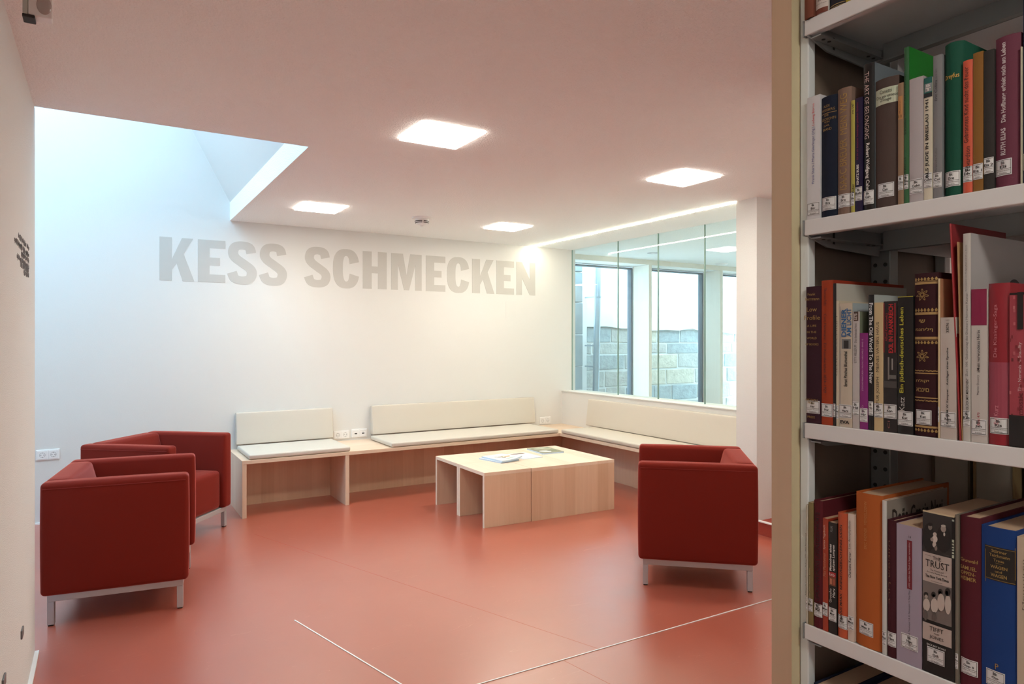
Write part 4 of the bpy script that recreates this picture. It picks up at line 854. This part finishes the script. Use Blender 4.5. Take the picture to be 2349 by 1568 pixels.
book('F',724,840,645,z,(192,178,160),'cream paperback cut by the right edge, lower shelf',group=LO,texts=[('Memoiren','u',760,780,775,1100,(120,105,95))])
# bottom visible compartment
z=ZS[4]+0.001; BT='books on the bottom visible shelf'
t=book('E',116,270,1560,z,(22,34,60),'dark blue volume just showing its top at the bottom of the bookshelf',kind='cloth',group=BT,depth=0.19,top=0.232)
book('E',274,420,1560,z,(30,42,72),'second dark blue volume at the very bottom of the bookshelf',kind='cloth',group=BT,depth=0.19,top=0.226)
book('E',425,560,1560,z,(50,40,40),'dark brown volume at the very bottom of the bookshelf',kind='cloth',group=BT,depth=0.17,top=0.20)
# books of the far side, fore edges or backs seen dimly through the gaps
M_foredge=mat('fore_edge_paper',(0.42,0.38,0.33),0.9)
def backbook(x0,x1,y0,y1,zb,h_,color,label,kind='cloth'):
    t=thing('book',label,'book',((x0+x1)/2,(y0+y1)/2,zb),'books on the far side of the shelf')
    th=0.003
    obj('cover',MB().box((x0,y0,zb),(x1,y0+th,zb+h_)).box((x0,y1-th,zb),(x1,y1,zb+h_)).box((x1-th,y0+th,zb),(x1,y1-th,zb+h_)),bmat(color,kind),t)
    obj('page_block',MB().box((x0+0.004,y0+th+0.0003,zb+0.003),(x1-th-0.0005,y1-th-0.0003,zb+h_-0.004)),M_foredge,t)
z=ZS[2]+0.001
backbook(1.235,1.42,0.560,0.620,z,0.235,(75,66,62),'dim grey brown book on the far side, behind the middle shelf')
backbook(1.250,1.42,0.535,0.558,z,0.238,(96,86,20),'dark yellow thin book on the far side, behind the middle shelf')
backbook(1.225,1.42,0.440,0.533,z,0.250,(140,128,60),'wide yellow book on the far side, behind the middle shelf')
backbook(1.240,1.42,0.380,0.436,z,0.215,(60,24,32),'dark wine book on the far side, behind the leather volume')
z=ZS[3]+0.001
backbook(1.24,1.42,0.500,0.560,z,0.27,(150,128,92),'cream folder on the far side, behind the lower shelf')
backbook(1.26,1.42,0.440,0.495,z,0.26,(70,48,32),'brown book on the far side, behind the lower shelf')
backbook(1.28,1.42,0.330,0.400,z,0.185,(130,112,56),'low yellow book on the far side, behind the lower shelf')
backbook(1.24,1.42,0.230,0.320,z,0.25,(30,32,34),'black book on the far side, behind the lower shelf')
backbook(1.24,1.42,0.565,0.625,z,0.262,(120,108,92),'tall beige folder added to block light on the far side, next to the end panel behind the lower shelf')  # this and later far-side books added to block light through the gaps
backbook(1.25,1.42,0.402,0.438,z,0.25,(58,50,44),'dim slim book added to block light on the far side beside the brown one')
backbook(1.24,1.42,0.130,0.225,z,0.27,(64,58,56),'dim grey wide book added to block light on the far side at the right, lower shelf')
z=ZS[2]+0.001
backbook(1.24,1.42,0.250,0.375,z,0.255,(110,104,96),'pale box added to block light on the far side behind the large white book')
z=ZS[1]+0.001
backbook(1.24,1.42,0.300,0.480,z,0.262,(96,88,78),'beige box added to block light on the far side behind the green book')
backbook(1.24,1.42,0.120,0.290,z,0.262,(120,110,98),'pale box added to block light on the far side behind the plum book')
M_film=mat('black_glossy_film',(0.02,0.022,0.025),0.15)
t=thing('crumpled_black_bag','crumpled glossy black plastic behind the brown book on the upper shelf','bag',(1.245,0.60,z))
bm=bmesh.new(); bmesh.ops.create_icosphere(bm,subdivisions=4,radius=1)
rnd=random.Random(3); ph=[(rnd.uniform(3,9),rnd.uniform(3,9),rnd.uniform(3,9),rnd.uniform(0,6)) for _ in range(7)]
for v in bm.verts:
    c=v.co.copy(); k=sum(abs(math.sin(a*c.x+b*c.y+g*c.z+p)) for a,b,g,p in ph)/7
    v.co=Vector((1.285+c.x*0.06*(0.8+0.35*k),0.575+c.y*0.075*(0.8+0.35*k),z+0.110+c.z*0.105*(0.8+0.30*k)))
for v in bm.verts: v.co.z=max(v.co.z,z)
mb=MB(); mb.add(bm); mb.smooth=True; obj('film',mb,M_film,t)
